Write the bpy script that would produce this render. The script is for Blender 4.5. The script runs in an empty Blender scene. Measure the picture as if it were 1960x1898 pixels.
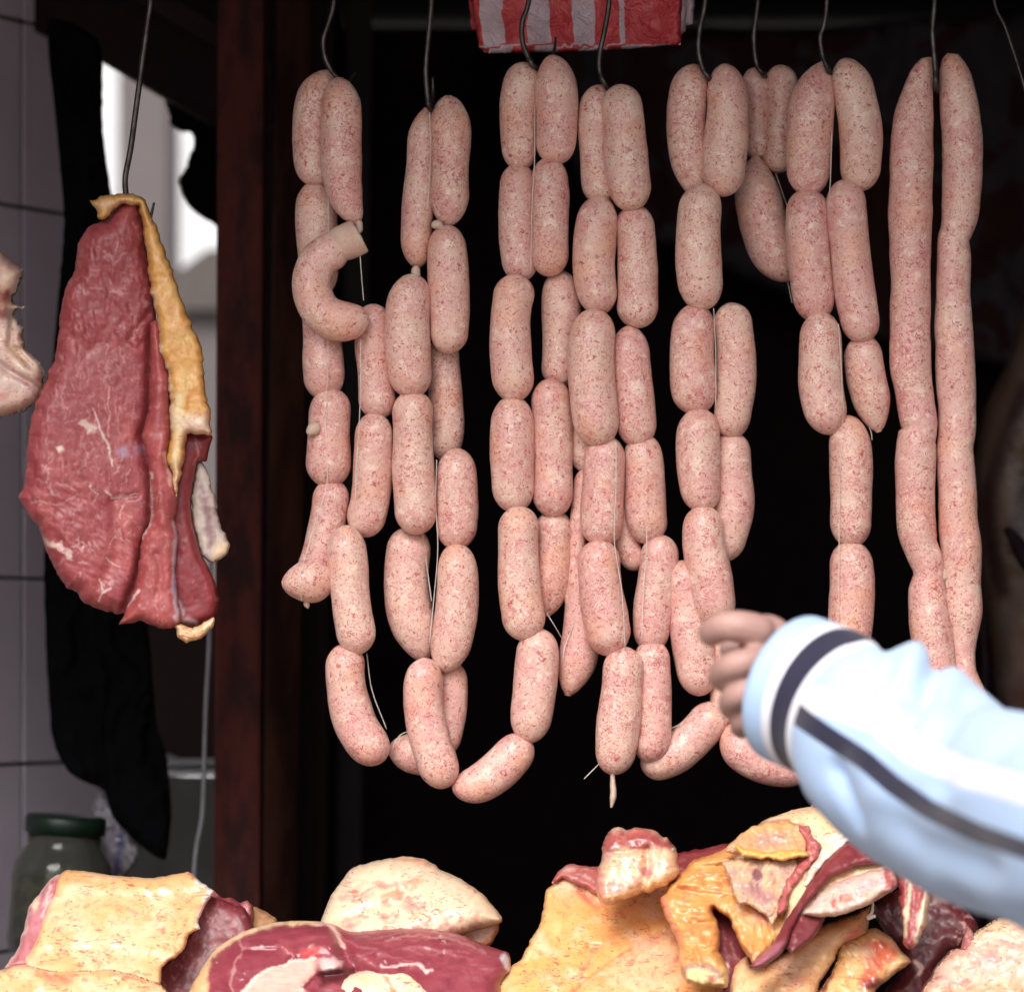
import bpy, bmesh, math, random
import numpy as np
from mathutils import Vector, Matrix
from mathutils.geometry import delaunay_2d_cdt

sc = bpy.context.scene
COL = sc.collection
R = math.radians
rng = np.random.default_rng(7)
random.seed(7)

# ------------------------------------------------------------------ camera
CAM_D, ZC = 3.0, 1.5                    # camera stands 3 m in front of the row of hooks, lens at 1.5 m
F, CX, HY = 6837.0, 980.0, 1246.0       # lens in picture units (picture 1960 x 1898), horizon line
cam = bpy.data.cameras.new('camera')
co = bpy.data.objects.new('camera', cam)
COL.objects.link(co)
co.location = (0, -CAM_D, ZC)
co.rotation_euler = (R(90), 0, 0)
cam.sensor_width = 36
cam.lens = 36 * F / 1960
cam.shift_y = (HY - 949) / 1960
cam.clip_start, cam.clip_end = 0.05, 500
cam.dof.use_dof = True
cam.dof.focus_distance = 2.91
cam.dof.aperture_fstop = 5.6
sc.camera = co

# ------------------------------------------------------------------ daylight
SUN_EL, SUN_AZ = 44, 196                # high, behind the camera
w = bpy.data.worlds.new('World')
sc.world = w
w.use_nodes = True
nt = w.node_tree
nt.nodes.clear()
sky = nt.nodes.new('ShaderNodeTexSky')
sky.sky_type = 'NISHITA'
sky.sun_disc = False
sky.sun_elevation = R(SUN_EL)
sky.sun_rotation = R(SUN_AZ)
sky.air_density, sky.dust_density = 1.0, 4.0
hs = nt.nodes.new('ShaderNodeHueSaturation')
hs.inputs['Saturation'].default_value = 0.12
bg = nt.nodes.new('ShaderNodeBackground')
bg.inputs['Strength'].default_value = 0.09
wo = nt.nodes.new('ShaderNodeOutputWorld')
nt.links.new(sky.outputs[0], hs.inputs['Color'])
nt.links.new(hs.outputs[0], bg.inputs['Color'])
nt.links.new(bg.outputs[0], wo.inputs['Surface'])
sl = bpy.data.lights.new('sun', 'SUN')
sl.energy = 1.5
sl.angle = R(34)
sl.color = (1.0, 0.97, 0.93)
so = bpy.data.objects.new('sun', sl)
COL.objects.link(so)
sd_ = Vector((math.sin(R(SUN_AZ)) * math.cos(R(SUN_EL)), math.cos(R(SUN_AZ)) * math.cos(R(SUN_EL)), math.sin(R(SUN_EL))))
so.rotation_euler = sd_.to_track_quat('Z', 'Y').to_euler()
so.location = sd_ * 20

vs = sc.view_settings
vs.view_transform, vs.look, vs.exposure, vs.gamma = 'Standard', 'None', 1.15, 1.0
vs.use_curve_mapping = False
sc.cycles.use_denoising = True
sc.cycles.max_bounces = 8
sc.cycles.sample_clamp_indirect = 6

# ------------------------------------------------------------------ helpers
def P(px, py, Y=0.0):
    """A picture direction carried to the real depth Y."""
    d = CAM_D + Y
    return Vector(((px - CX) * d / F, Y, ZC - (py - HY) * d / F))

def px2m(Y=0.0):
    return (CAM_D + Y) / F

def srgb(r, g, b):
    f = lambda c: (c / 255 / 12.92) if c / 255 <= 0.04045 else ((c / 255 + 0.055) / 1.055) ** 2.4
    return (f(r), f(g), f(b))

def tag(o, label=None, cat=None, group=None, kind=None):
    if label: o['label'] = label
    if cat: o['category'] = cat
    if group: o['group'] = group
    if kind: o['kind'] = kind
    return o

def empty(name, loc, label=None, cat=None, group=None):
    o = bpy.data.objects.new(name, None)
    COL.objects.link(o)
    o.location = loc
    o.empty_display_size = 0.05
    tag(o, label, cat, group)
    return o

ORIG = {}
def put(o, parent, world):
    COL.objects.link(o)
    world = Vector(world)
    if parent is not None:
        o.parent = parent
        o.location = world - ORIG.get(parent.name, parent.location)
    else:
        o.location = world
    ORIG[o.name] = world.copy()
    return o

def mesh_obj(name, verts, faces, mat, parent=None, smooth=True, origin=None):
    v = np.array(verts, dtype=np.float64).reshape(-1, 3)
    c = v.mean(axis=0) if origin is None else np.array(origin)
    me = bpy.data.meshes.new(name)
    me.from_pydata((v - c).tolist(), [], faces)
    me.validate()
    if smooth:
        me.polygons.foreach_set('use_smooth', [True] * len(me.polygons))
    me.materials.append(mat)
    o = bpy.data.objects.new(name, me)
    return put(o, parent, c)

def box_data(c, s, bev=0.0, rot=None):
    bm = bmesh.new()
    bmesh.ops.create_cube(bm, size=1)
    for v in bm.verts:
        v.co = Vector((v.co.x * s[0], v.co.y * s[1], v.co.z * s[2]))
    if bev:
        bmesh.ops.bevel(bm, geom=bm.edges[:], offset=bev, segments=2, affect='EDGES', profile=0.6)
    if rot is not None:
        bmesh.ops.rotate(bm, verts=bm.verts[:], cent=(0, 0, 0), matrix=rot)
    return bm

def box(name, c, s, mat, parent=None, bev=0.0, rot=None, me=None):
    if me is None:
        bm = box_data(c, s, bev, rot)
        me = bpy.data.meshes.new(name)
        bm.to_mesh(me)
        bm.free()
        me.materials.append(mat)
    o = bpy.data.objects.new(name, me)
    return put(o, parent, c)

def catmull(pts, n, rad=None):
    """Smooth curve through pts; returns n points (evenly spaced) and interpolated radii."""
    p = np.array(pts, dtype=float)
    ext = np.vstack([2 * p[0] - p[1], p, 2 * p[-1] - p[-2]])
    out, par = [], []
    m = 16
    for i in range(len(p) - 1):
        a, b, c, d = ext[i:i + 4]
        for k in range(m):
            t = k / m
            out.append(0.5 * ((2 * b) + (-a + c) * t + (2 * a - 5 * b + 4 * c - d) * t * t + (-a + 3 * b - 3 * c + d) * t ** 3))
            par.append(i + t)
    out.append(p[-1]); par.append(len(p) - 1)
    out = np.array(out); par = np.array(par)
    L = np.concatenate([[0], np.cumsum(np.linalg.norm(np.diff(out, axis=0), axis=1))])
    def at(s):
        q = np.stack([np.interp(s, L, out[:, k]) for k in range(out.shape[1])], axis=1)
        u = np.interp(s, L, par)
        return q, u
    return at, L[-1]

def frames(pts):
    """Parallel-transport frames along a 3-D polyline."""
    T = np.gradient(pts, axis=0)
    T /= np.linalg.norm(T, axis=1)[:, None] + 1e-12
    ref = np.array([0, -1.0, 0])
    if abs(T[0] @ ref) > 0.9:
        ref = np.array([1.0, 0, 0])
    U = np.zeros_like(pts); V = np.zeros_like(pts)
    u = ref - T[0] * (ref @ T[0])
    u /= np.linalg.norm(u)
    for i in range(len(pts)):
        u = u - T[i] * (u @ T[i])
        u /= np.linalg.norm(u) + 1e-12
        U[i] = u
        V[i] = np.cross(T[i], u)
    return T, U, V

def tube_data(pts, rad, seg=12, mod=None, close=True):
    """pts (n,3), rad (n,); mod(i_array, theta_array)->scale"""
    n = len(pts)
    T, U, V = frames(pts)
    th = np.arange(seg) / seg * 2 * math.pi
    rr = np.repeat(np.array(rad)[:, None], seg, axis=1)
    if mod is not None:
        rr = rr * mod
    ring = (np.cos(th)[None, :, None] * U[:, None, :] + np.sin(th)[None, :, None] * V[:, None, :]) * rr[:, :, None] + pts[:, None, :]
    v = ring.reshape(-1, 3).tolist()
    f = []
    for i in range(n - 1):
        for k in range(seg):
            a = i * seg + k; b = i * seg + (k + 1) % seg
            f.append((a, b, b + seg, a + seg))
    if close:
        f.append(tuple(range(seg - 1, -1, -1)))
        f.append(tuple((n - 1) * seg + k for k in range(seg)))
    return v, f

def wire(name, path, r, mat, parent=None, seg=8, n=40, smooth=True):
    """path: list of (px,py,Y); r in picture units"""
    w3 = [P(*q) for q in path]
    at, L = catmull([tuple(q) for q in w3], n)
    p, _ = at(np.linspace(0, L, n))
    rad = np.full(n, r * px2m(0)) if np.isscalar(r) else np.interp(np.linspace(0, 1, n), np.linspace(0, 1, len(r)), r) * px2m(0)
    v, f = tube_data(p, rad, seg)
    return mesh_obj(name, v, f, mat, parent)

# value noise on numpy arrays -----------------------------------------------------------
def _h(ix, iy, iz, seed):
    n = (ix * 374761393 + iy * 668265263 + iz * 1274126177 + seed * 974711) & 0xffffffff
    n = ((n ^ (n >> 13)) * 1274126177) & 0xffffffff
    n = n ^ (n >> 16)
    return (n & 0xffff) / 65535.0

def vnoise(x, y, z=0.0, seed=0):
    x = np.asarray(x, float); y = np.asarray(y, float); z = np.zeros_like(x) + z
    ix, iy, iz = np.floor(x).astype(np.int64), np.floor(y).astype(np.int64), np.floor(z).astype(np.int64)
    fx, fy, fz = x - ix, y - iy, z - iz
    fx, fy, fz = [t * t * t * (t * (t * 6 - 15) + 10) for t in (fx, fy, fz)]
    r = 0
    for a in (0, 1):
        for b in (0, 1):
            for c in (0, 1):
                r = r + _h(ix + a, iy + b, iz + c, seed) * (fx if a else 1 - fx) * (fy if b else 1 - fy) * (fz if c else 1 - fz)
    return r * 2 - 1

def fbm(x, y, seed=0, oct=3):
    s, a, r = 1.0, 1.0, 0
    for k in range(oct):
        r = r + a * vnoise(x * s, y * s, 0.0, seed + 17 * k)
        s *= 2.03; a *= 0.5
    return r

def seg_dist(pt, line, closed=False):
    L = np.array(line, float)
    A = L if closed else L[:-1]
    B = np.roll(L, -1, axis=0) if closed else L[1:]
    best = np.full(len(pt), 1e18)
    for a, b in zip(A, B):
        d = b - a
        t = np.clip(((pt - a) @ d) / (d @ d + 1e-12), 0, 1)
        q = pt - (a + t[:, None] * d)
        best = np.minimum(best, (q * q).sum(axis=1))
    return np.sqrt(best)

def inside(pt, poly):
    p = np.array(poly, float)
    x, y = pt[:, 0], pt[:, 1]
    c = np.zeros(len(pt), bool)
    for (x1, y1), (x2, y2) in zip(p, np.roll(p, -1, axis=0)):
        k = ((y1 > y) != (y2 > y))
        c ^= k & (x < (x2 - x1) * (y - y1) / (y2 - y1 + 1e-12) + x1)
    return c

def sdist(pt, poly):
    d = seg_dist(pt, poly, True)
    return np.where(inside(pt, poly), -d, d)

# ------------------------------------------------------------------ materials
MATS = {}
class NT:
    def __init__(s, name):
        s.m = bpy.data.materials.new(name)
        s.m.use_nodes = True
        s.t = s.m.node_tree
        s.b = s.t.nodes['Principled BSDF']
        s.out = s.t.nodes['Material Output']
    def n(s, t, **kw):
        o = s.t.nodes.new(t)
        for k, v in kw.items():
            setattr(o, k, v)
        return o
    def l(s, a, b):
        s.t.links.new(a, b)
    def set(s, **kw):
        for k, v in kw.items():
            s.b.inputs[k.replace('_', ' ')].default_value = v
    def math(s, op, a, b=None, c=None):
        m = s.n('ShaderNodeMath', operation=op)
        for i, q in enumerate((a, b, c)):
            if q is None: continue
            if isinstance(q, (int, float)): m.inputs[i].default_value = q
            else: s.l(q, m.inputs[i])
        return m.outputs[0]
    def ramp(s, fac, lo, hi):
        m = s.n('ShaderNodeMapRange')
        m.interpolation_type = 'SMOOTHSTEP'
        s.l(fac, m.inputs[0])
        m.inputs[1].default_value, m.inputs[2].default_value = lo, hi
        return m.outputs[0]
    def mix(s, fac, a, b, blend='MIX'):
        m = s.n('ShaderNodeMix', data_type='RGBA', blend_type=blend)
        for i, q in ((0, fac), (6, a), (7, b)):
            if isinstance(q, (int, float)): m.inputs[i].default_value = q
            elif isinstance(q, tuple): m.inputs[i].default_value = (*q, 1) if len(q) == 3 else q
            else: s.l(q, m.inputs[i])
        return m.outputs[2]
    def noise(s, vec, scale, detail=3, rough=0.55, dist=0.0):
        q = s.n('ShaderNodeTexNoise')
        s.l(vec, q.inputs['Vector'])
        q.inputs['Scale'].default_value = scale
        q.inputs['Detail'].default_value = detail
        q.inputs['Roughness'].default_value = rough
        q.inputs['Distortion'].default_value = dist
        return q.outputs['Fac']
    def vor(s, vec, scale, rand=1.0):
        q = s.n('ShaderNodeTexVoronoi')
        s.l(vec, q.inputs['Vector'])
        q.inputs['Scale'].default_value = scale
        q.inputs['Randomness'].default_value = rand
        return q.outputs['Distance'], q.outputs['Color']
    def vec(s, stretch=(1, 1, 1), rnd=True):
        tc = s.n('ShaderNodeTexCoord')
        v = tc.outputs['Object']
        if rnd:
            oi = s.n('ShaderNodeObjectInfo')
            a = s.n('ShaderNodeVectorMath', operation='MULTIPLY_ADD')
            cx = s.n('ShaderNodeCombineXYZ')
            for i in range(3): s.l(oi.outputs['Random'], cx.inputs[i])
            s.l(cx.outputs[0], a.inputs[0])
            a.inputs[1].default_value = (37.0, 71.0, 53.0)
            s.l(v, a.inputs[2])
            v = a.outputs[0]
        if stretch != (1, 1, 1):
            m = s.n('ShaderNodeVectorMath', operation='MULTIPLY')
            s.l(v, m.inputs[0]); m.inputs[1].default_value = stretch
            v = m.outputs[0]
        return v
    def bump(s, h, strength, dist):
        b = s.n('ShaderNodeBump')
        b.inputs['Strength'].default_value = strength
        b.inputs['Distance'].default_value = dist
        s.l(h, b.inputs['Height'])
        s.l(b.outputs[0], s.b.inputs['Normal'])

def m_sausage():
    k = NT('sausage')
    v = k.vec()
    oi = k.n('ShaderNodeObjectInfo').outputs['Random']
    r1 = k.math('FRACT', k.math('MULTIPLY', oi, 7.31)); r2 = k.math('FRACT', k.math('MULTIPLY', oi, 17.7))
    big = k.noise(v, 34, 3)
    c = k.mix(k.ramp(k.math('MULTIPLY_ADD', k.math('SUBTRACT', r1, 0.5), 0.22, big), 0.35, 0.65), (0.69, 0.395, 0.35), (0.73, 0.50, 0.41))
    fat = k.noise(v, 105, 3, 0.6, 0.5)
    c = k.mix(k.math('MULTIPLY', k.ramp(fat, 0.54, 0.66), 0.75), c, (0.84, 0.65, 0.54))
    c = k.mix(k.math('MULTIPLY', k.ramp(k.noise(v, 24, 2), 0.50, 0.70), 0.6), c, (0.74, 0.38, 0.25))
    clus = k.ramp(k.noise(v, 58, 3), 0.38, 0.64)
    amt = k.math('MULTIPLY_ADD', r2, 0.5, 0.65)
    mott = k.noise(v, 170, 5, 0.7, 1.2)
    c = k.mix(k.math('MULTIPLY', amt, k.math('MULTIPLY', k.ramp(mott, 0.49, 0.61), k.math('MULTIPLY_ADD', clus, 0.40, 0.36))), c, (0.56, 0.20, 0.19))
    f1 = k.noise(v, 460, 3, 0.6, 1.8)
    c = k.mix(k.math('MULTIPLY', amt, k.math('MULTIPLY', k.ramp(f1, 0.535, 0.60), k.math('MULTIPLY_ADD', clus, 0.50, 0.32))), c, (0.44, 0.09, 0.09))
    f2 = k.noise(v, 270, 2, 0.5, 1.5)
    c = k.mix(k.math('MULTIPLY', k.ramp(f2, 0.625, 0.665), 0.85), c, (0.42, 0.055, 0.06))
    f3 = k.noise(v, 330, 2, 0.5, 0.8)
    c = k.mix(k.math('MULTIPLY', k.ramp(f3, 0.36, 0.315), 0.65), c, (0.24, 0.10, 0.11))
    warp = k.n('ShaderNodeVectorMath', operation='MULTIPLY_ADD')
    wn = k.n('ShaderNodeTexNoise'); k.l(v, wn.inputs['Vector']); wn.inputs['Scale'].default_value = 260; wn.inputs['Detail'].default_value = 3
    k.l(wn.outputs['Color'], warp.inputs[0]); warp.inputs[1].default_value = (0.006, 0.006, 0.006); k.l(v, warp.inputs[2])
    wv = warp.outputs[0]
    d2, col2 = k.vor(wv, 130)
    sep2 = k.n('ShaderNodeSeparateColor'); k.l(col2, sep2.inputs[0])
    fl2 = k.math('MULTIPLY', k.ramp(d2, 0.24, 0.15), k.math('GREATER_THAN', sep2.outputs[0], 0.90))
    c = k.mix(k.math('MULTIPLY', fl2, 0.75), c, (0.44, 0.06, 0.055))
    k.l(c, k.b.inputs['Base Color'])
    k.set(Roughness=0.42)
    k.b.inputs['Specular IOR Level'].default_value = 0.35
    k.b.inputs['Subsurface Weight'].default_value = 0.12
    k.b.inputs['Subsurface Radius'].default_value = (0.006, 0.0025, 0.0015)
    k.b.inputs['Subsurface Scale'].default_value = 1.0
    rgh = k.math('MULTIPLY_ADD', k.noise(v, 60, 2), 0.34, 0.20)
    k.l(rgh, k.b.inputs['Roughness'])
    h = k.math('ADD', k.math('MULTIPLY', k.noise(v, 260, 4, 0.6), 0.6), k.math('MULTIPLY', k.noise(v, 45, 2), 1.0))
    k.b.inputs['Coat Weight'].default_value = 0.18
    k.b.inputs['Coat Roughness'].default_value = 0.25
    k.bump(h, 0.40, 0.0024)
    return k.m

def m_meat(name, rough=0.36, fiber=(1, 1, 0.25), grain=0.22, vein=0.0, coat=0.25, sub=0.1, speck=0.0, bump=0.4, scale=1.0, pale=1.0):
    """Colours come from the piece's own albedo attribute; fine grain, fibres and wetness here."""
    k = NT(name)
    a = k.n('ShaderNodeAttribute', attribute_name='albedo')
    v = k.vec(fiber)
    v0 = k.vec()
    n1 = k.noise(v, 420 * scale, 4, 0.62)
    n2 = k.noise(v0, 90 * scale, 3, 0.6)
    val = k.math('ADD', k.math('MULTIPLY', k.math('SUBTRACT', n1, 0.5), 1.5 * grain), k.math('MULTIPLY', k.math('SUBTRACT', n2, 0.5), 1.3 * grain))
    gain = k.math('ADD', 1.0, val)
    vm = k.n('ShaderNodeVectorMath', operation='SCALE')
    k.l(a.outputs['Color'], vm.inputs[0]); k.l(gain, vm.inputs['Scale'])
    c = vm.outputs[0]
    if vein:
        nn = k.noise(v, 130 * scale, 4, 0.6, 1.2)
        line = k.ramp(k.math('ABSOLUTE', k.math('SUBTRACT', nn, 0.5)), 0.012, 0.0)
        msk = k.ramp(k.noise(v0, 32, 2), 0.52, 0.68)
        c = k.mix(k.math('MULTIPLY', k.math('MULTIPLY', line, msk), vein), c, (0.62, 0.36, 0.34))
    if speck:
        d, col = k.vor(v0, 260)
        sep = k.n('ShaderNodeSeparateColor'); k.l(col, sep.inputs[0])
        fl = k.math('MULTIPLY', k.ramp(d, 0.3, 0.12), k.math('GREATER_THAN', sep.outputs[0], 0.90))
        c = k.mix(k.math('MULTIPLY', fl, speck), c, (0.42, 0.08, 0.05))
        vl = k.noise(v0, 60, 5, 0.6, 1.0)
        ln = k.ramp(k.math('ABSOLUTE', k.math('SUBTRACT', vl, 0.5)), 0.016, 0.0)
        c = k.mix(k.math('MULTIPLY', k.math('MULTIPLY', ln, k.ramp(k.noise(v0, 24, 2), 0.42, 0.62)), speck * 0.8), c, (0.56, 0.17, 0.10))
        lt = k.noise(v0, 38, 3, 0.6)
        c = k.mix(k.math('MULTIPLY', k.ramp(lt, 0.50, 0.70), speck * 0.6 * pale), c, (0.78, 0.57, 0.40))
        vs_ = k.vec((0.38, 0.38, 1.0))
        st = k.noise(vs_, 330, 3, 0.6, 1.2)
        c = k.mix(k.math('MULTIPLY', k.math('MULTIPLY', k.ramp(st, 0.56, 0.63), k.ramp(k.noise(v0, 28, 3), 0.42, 0.58)), speck * 0.85), c, (0.48, 0.09, 0.06))
        bl = k.noise(k.vec((0.6, 0.6, 1.0)), 30, 4, 0.62, 0.8)
        c = k.mix(k.math('MULTIPLY', k.ramp(bl, 0.56, 0.70), speck * 0.6), c, (0.66, 0.20, 0.11))
        tk = k.noise(v0, 420, 2, 0.5, 0.5)
        c = k.mix(k.math('MULTIPLY', k.ramp(tk, 0.68, 0.72), speck * 0.7), c, (0.22, 0.08, 0.05))
        rn = k.noise(v0, 55, 4, 0.65, 0.6)
        c = k.mix(k.math('MULTIPLY', k.ramp(rn, 0.56, 0.78), speck * 0.6), c, (0.74, 0.27, 0.15))
    k.l(c, k.b.inputs['Base Color'])
    k.l(k.math('MULTIPLY_ADD', n2, 0.4, rough - 0.2), k.b.inputs['Roughness'])
    k.b.inputs['Specular IOR Level'].default_value = 0.5
    k.b.inputs['Coat Weight'].default_value = coat
    k.b.inputs['Coat Roughness'].default_value = 0.16
    k.b.inputs['Subsurface Weight'].default_value = sub
    k.b.inputs['Subsurface Radius'].default_value = (0.006, 0.002, 0.0012)
    k.b.inputs['Subsurface Scale'].default_value = 1.0
    h = k.math('ADD', k.math('MULTIPLY', n1, 0.45), k.noise(v0, 150 * scale, 4, 0.6))
    k.bump(h, bump, 0.003)
    return k.m

def m_plain(name, col, rough=0.6, metal=0.0, var=0.25, scale=40, bump=0.15, bdist=0.002, col2=None, stretch=(1, 1, 1), spec=0.4, lo=0.35, hi=0.65):
    k = NT(name)
    v = k.vec(stretch, rnd=True)
    n1 = k.noise(v, scale, 5, 0.6)
    b = col2 if col2 else tuple(max(0, c * (1 - var)) for c in col)
    c = k.mix(k.ramp(n1, lo, hi), b, tuple(col))
    fine = k.noise(v, scale * 9, 3)
    c = k.mix(k.math('MULTIPLY', fine, 0.35), c, tuple(x * 0.6 for x in col))
    k.l(c, k.b.inputs['Base Color'])
    k.set(Roughness=rough, Metallic=metal)
    k.b.inputs['Specular IOR Level'].default_value = spec
    k.bump(k.math('ADD', n1, k.math('MULTIPLY', fine, 0.5)), bump, bdist)
    return k.m

M_SAUS = m_sausage()
M_LEAN = m_meat('lean_meat', 0.50, (1, 1, 0.13), 0.36, vein=0.10, coat=0.14, bump=0.18)
M_LEANX = m_meat('lean_meat_cut', 0.40, (0.14, 1, 1), 0.32, vein=0.12, coat=0.30, bump=0.2)
M_FAT = m_meat('fat', 0.42, (1, 1, 1), 0.14, coat=0.45, speck=1.0, sub=0.22, bump=0.14)
M_FATW = m_meat('wrinkled_fat', 0.38, (1, 1, 0.6), 0.26, coat=0.2, speck=0.5, pale=0.0, sub=0.15, bump=0.25)
M_TWINE = m_plain('twine', (0.75, 0.68, 0.62), 0.6, bump=0)
M_CASE = m_plain('casing_fat', (0.66, 0.47, 0.38), 0.45, scale=120, var=0.15, bump=0.5)
M_CASE2 = m_plain('empty_casing', (0.66, 0.40, 0.33), 0.35, scale=70, col2=(0.74, 0.56, 0.42), bump=0.6, bdist=0.004)
M_HOOK = m_plain('hook_steel', (0.10, 0.09, 0.09), 0.38, 0.85, scale=90, col2=(0.05, 0.035, 0.03))
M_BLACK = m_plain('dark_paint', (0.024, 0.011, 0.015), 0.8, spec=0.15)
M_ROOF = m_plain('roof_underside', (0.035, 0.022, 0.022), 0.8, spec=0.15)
M_RED = m_plain('red_paint', (0.095, 0.024, 0.020), 0.85, scale=45, stretch=(1, 1, 0.35), col2=(0.030, 0.014, 0.014), bump=0.6, spec=0.15, lo=0.36, hi=0.62)
M_BROWN = m_plain('brown_paint', (0.080, 0.030, 0.018), 0.85, spec=0.15, scale=30, stretch=(1, 1, 0.2), col2=(0.016, 0.004, 0.004), bump=0.4)
M_DKRED = m_plain('dark_red_paint', (0.030, 0.008, 0.008), 0.7, scale=8, stretch=(1, 1, 0.3))
M_TILE = m_plain('glazed_tile', (0.74, 0.65, 0.76), 0.35, scale=5, var=0.08, bump=0.02)
M_GROUT = m_plain('grout', (0.02, 0.014, 0.013), 0.9)
M_CLOTH = m_plain('black_cloth', (0.004, 0.004, 0.005), 0.95, scale=300, spec=0.05)
M_GREYW = m_plain('grey_plaster', (0.16, 0.15, 0.14), 0.8, scale=20)
M_CABLE = m_plain('grey_cable', (0.30, 0.29, 0.32), 0.5)
M_STEEL = m_plain('tray_steel', (0.6, 0.6, 0.62), 0.3, 1.0)
M_LID = m_plain('green_lid', (0.006, 0.020, 0.010), 0.4, scale=60)
M_WHITE = m_plain('white_wall', (0.62, 0.61, 0.63), 0.8, scale=3, var=0.06)
M_PILLAR = m_plain('pink_plaster', (0.125, 0.105, 0.105), 0.8, scale=3, var=0.08)
M_AWN = m_plain('grey_awning', (0.09, 0.075, 0.07), 0.8)
M_LEAF = m_plain('dark_leaves', (0.03, 0.05, 0.03), 0.8)
M_GROUND = m_plain('street_ground', (0.34, 0.31, 0.28), 0.9, scale=1.5, var=0.3)
M_WOOD = m_plain('counter_wood', (0.16, 0.10, 0.06), 0.6, scale=12, stretch=(0.2, 1, 1))
M_SKIN = m_plain('skin', (0.44, 0.25, 0.215), 0.5, scale=40, var=0.15, bump=0.1)
M_NAVY = (0.009, 0.007, 0.030)

# ------------------------------------------------------------------ slab of meat / sheet of stuff
def lam(t):
    return t * t * (3 - 2 * t)

def outline(poly, step, rag, seed, sharp=False):
    p = np.array(poly, float)
    if not sharp:
        n = len(p)
        out = []
        for i in range(n):
            a, b, c, d = p[(i - 1) % n], p[i], p[(i + 1) % n], p[(i + 2) % n]
            m = max(1, int(np.linalg.norm(c - b) / step))
            for k in range(m):
                t = k / m
                q = 0.5 * (2 * b + (c - a) * t + (2 * a - 5 * b + 4 * c - d) * t * t + (3 * b - a - 3 * c + d) * t ** 3)
                lin = b + (c - b) * t
                out.append(0.6 * q + 0.4 * lin)
        p = np.array(out)
    else:
        out = []
        for b, c in zip(p, np.roll(p, -1, axis=0)):
            m = max(1, int(np.linalg.norm(c - b) / step))
            for k in range(m): out.append(b + (c - b) * k / m)
        p = np.array(out)
    if rag:
        dx = fbm(p[:, 0] / 14, p[:, 1] / 14, seed + 5) * rag
        dy = fbm(p[:, 0] / 14 + 40, p[:, 1] / 14, seed + 9) * rag
        p = p + np.stack([dx, dy], axis=1)
    return p

def paint(pt, layers, base, seed, warp=3.0):
    c = np.tile(np.array(base, float), (len(pt), 1))
    wx = pt + warp * np.stack([fbm(pt[:, 0] / 13, pt[:, 1] / 13, seed + 31), fbm(pt[:, 0] / 13 + 9, pt[:, 1] / 13, seed + 41)], axis=1)
    lo, hi = pt.min(axis=0), pt.max(axis=0)
    r = np.random.default_rng(seed + 3)
    for L in layers:
        k = L[0]
        if k == 'poly':
            _, poly, col, soft, al = L
            f = np.clip(0.5 - sdist(wx, poly) / (2 * soft), 0, 1)
            f = lam(f) * al
        elif k == 'line':
            _, ln, wd, col, al = L
            f = lam(np.clip(1.4 - seg_dist(wx, ln) / wd, 0, 1)) * al
        elif k == 'noise':
            _, sx, sy, t0, t1, col, al = L
            f = lam(np.clip((fbm(wx[:, 0] / sx, wx[:, 1] / sy, seed + int(sx * 7 + sy)) - t0) / (t1 - t0), 0, 1)) * al
        elif k == 'edge':
            _, wd, col, al = L
            f = None
            c = c + 0  # edge layers need the distance, handled in slab()
            continue
        elif k == 'dashes':
            _, n, ln, wd, ang, spread, col, al = L[:8]
            reg = L[8] if len(L) > 8 else None
            f = np.zeros(len(pt))
            for _i in range(n):
                if reg is None:
                    q = lo + (hi - lo) * r.random(2)
                else:
                    rg = np.array(reg, float)
                    q = rg.min(axis=0) + (rg.max(axis=0) - rg.min(axis=0)) * r.random(2)
                    if not inside(q[None], rg)[0]: continue
                a = R(ang + spread * (r.random() * 2 - 1))
                l = ln * (0.4 + r.random())
                d = np.array([math.cos(a), math.sin(a)]) * l / 2
                bend = np.array([-d[1], d[0]]) * (r.random() - 0.5) * 0.8
                near = (np.abs(wx - q).max(axis=1) < l + wd * 3)
                if not near.any(): continue
                g = np.zeros(len(pt))
                g[near] = lam(np.clip(1.4 - seg_dist(wx[near], [q - d, q + bend, q + d]) / (wd * (0.6 + 0.8 * r.random())), 0, 1)) * al * (0.4 + 0.6 * r.random())
                f = np.maximum(f, g)
        c = c * (1 - f[:, None]) + np.array(col, float)[None] * f[:, None]
    return c

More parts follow.
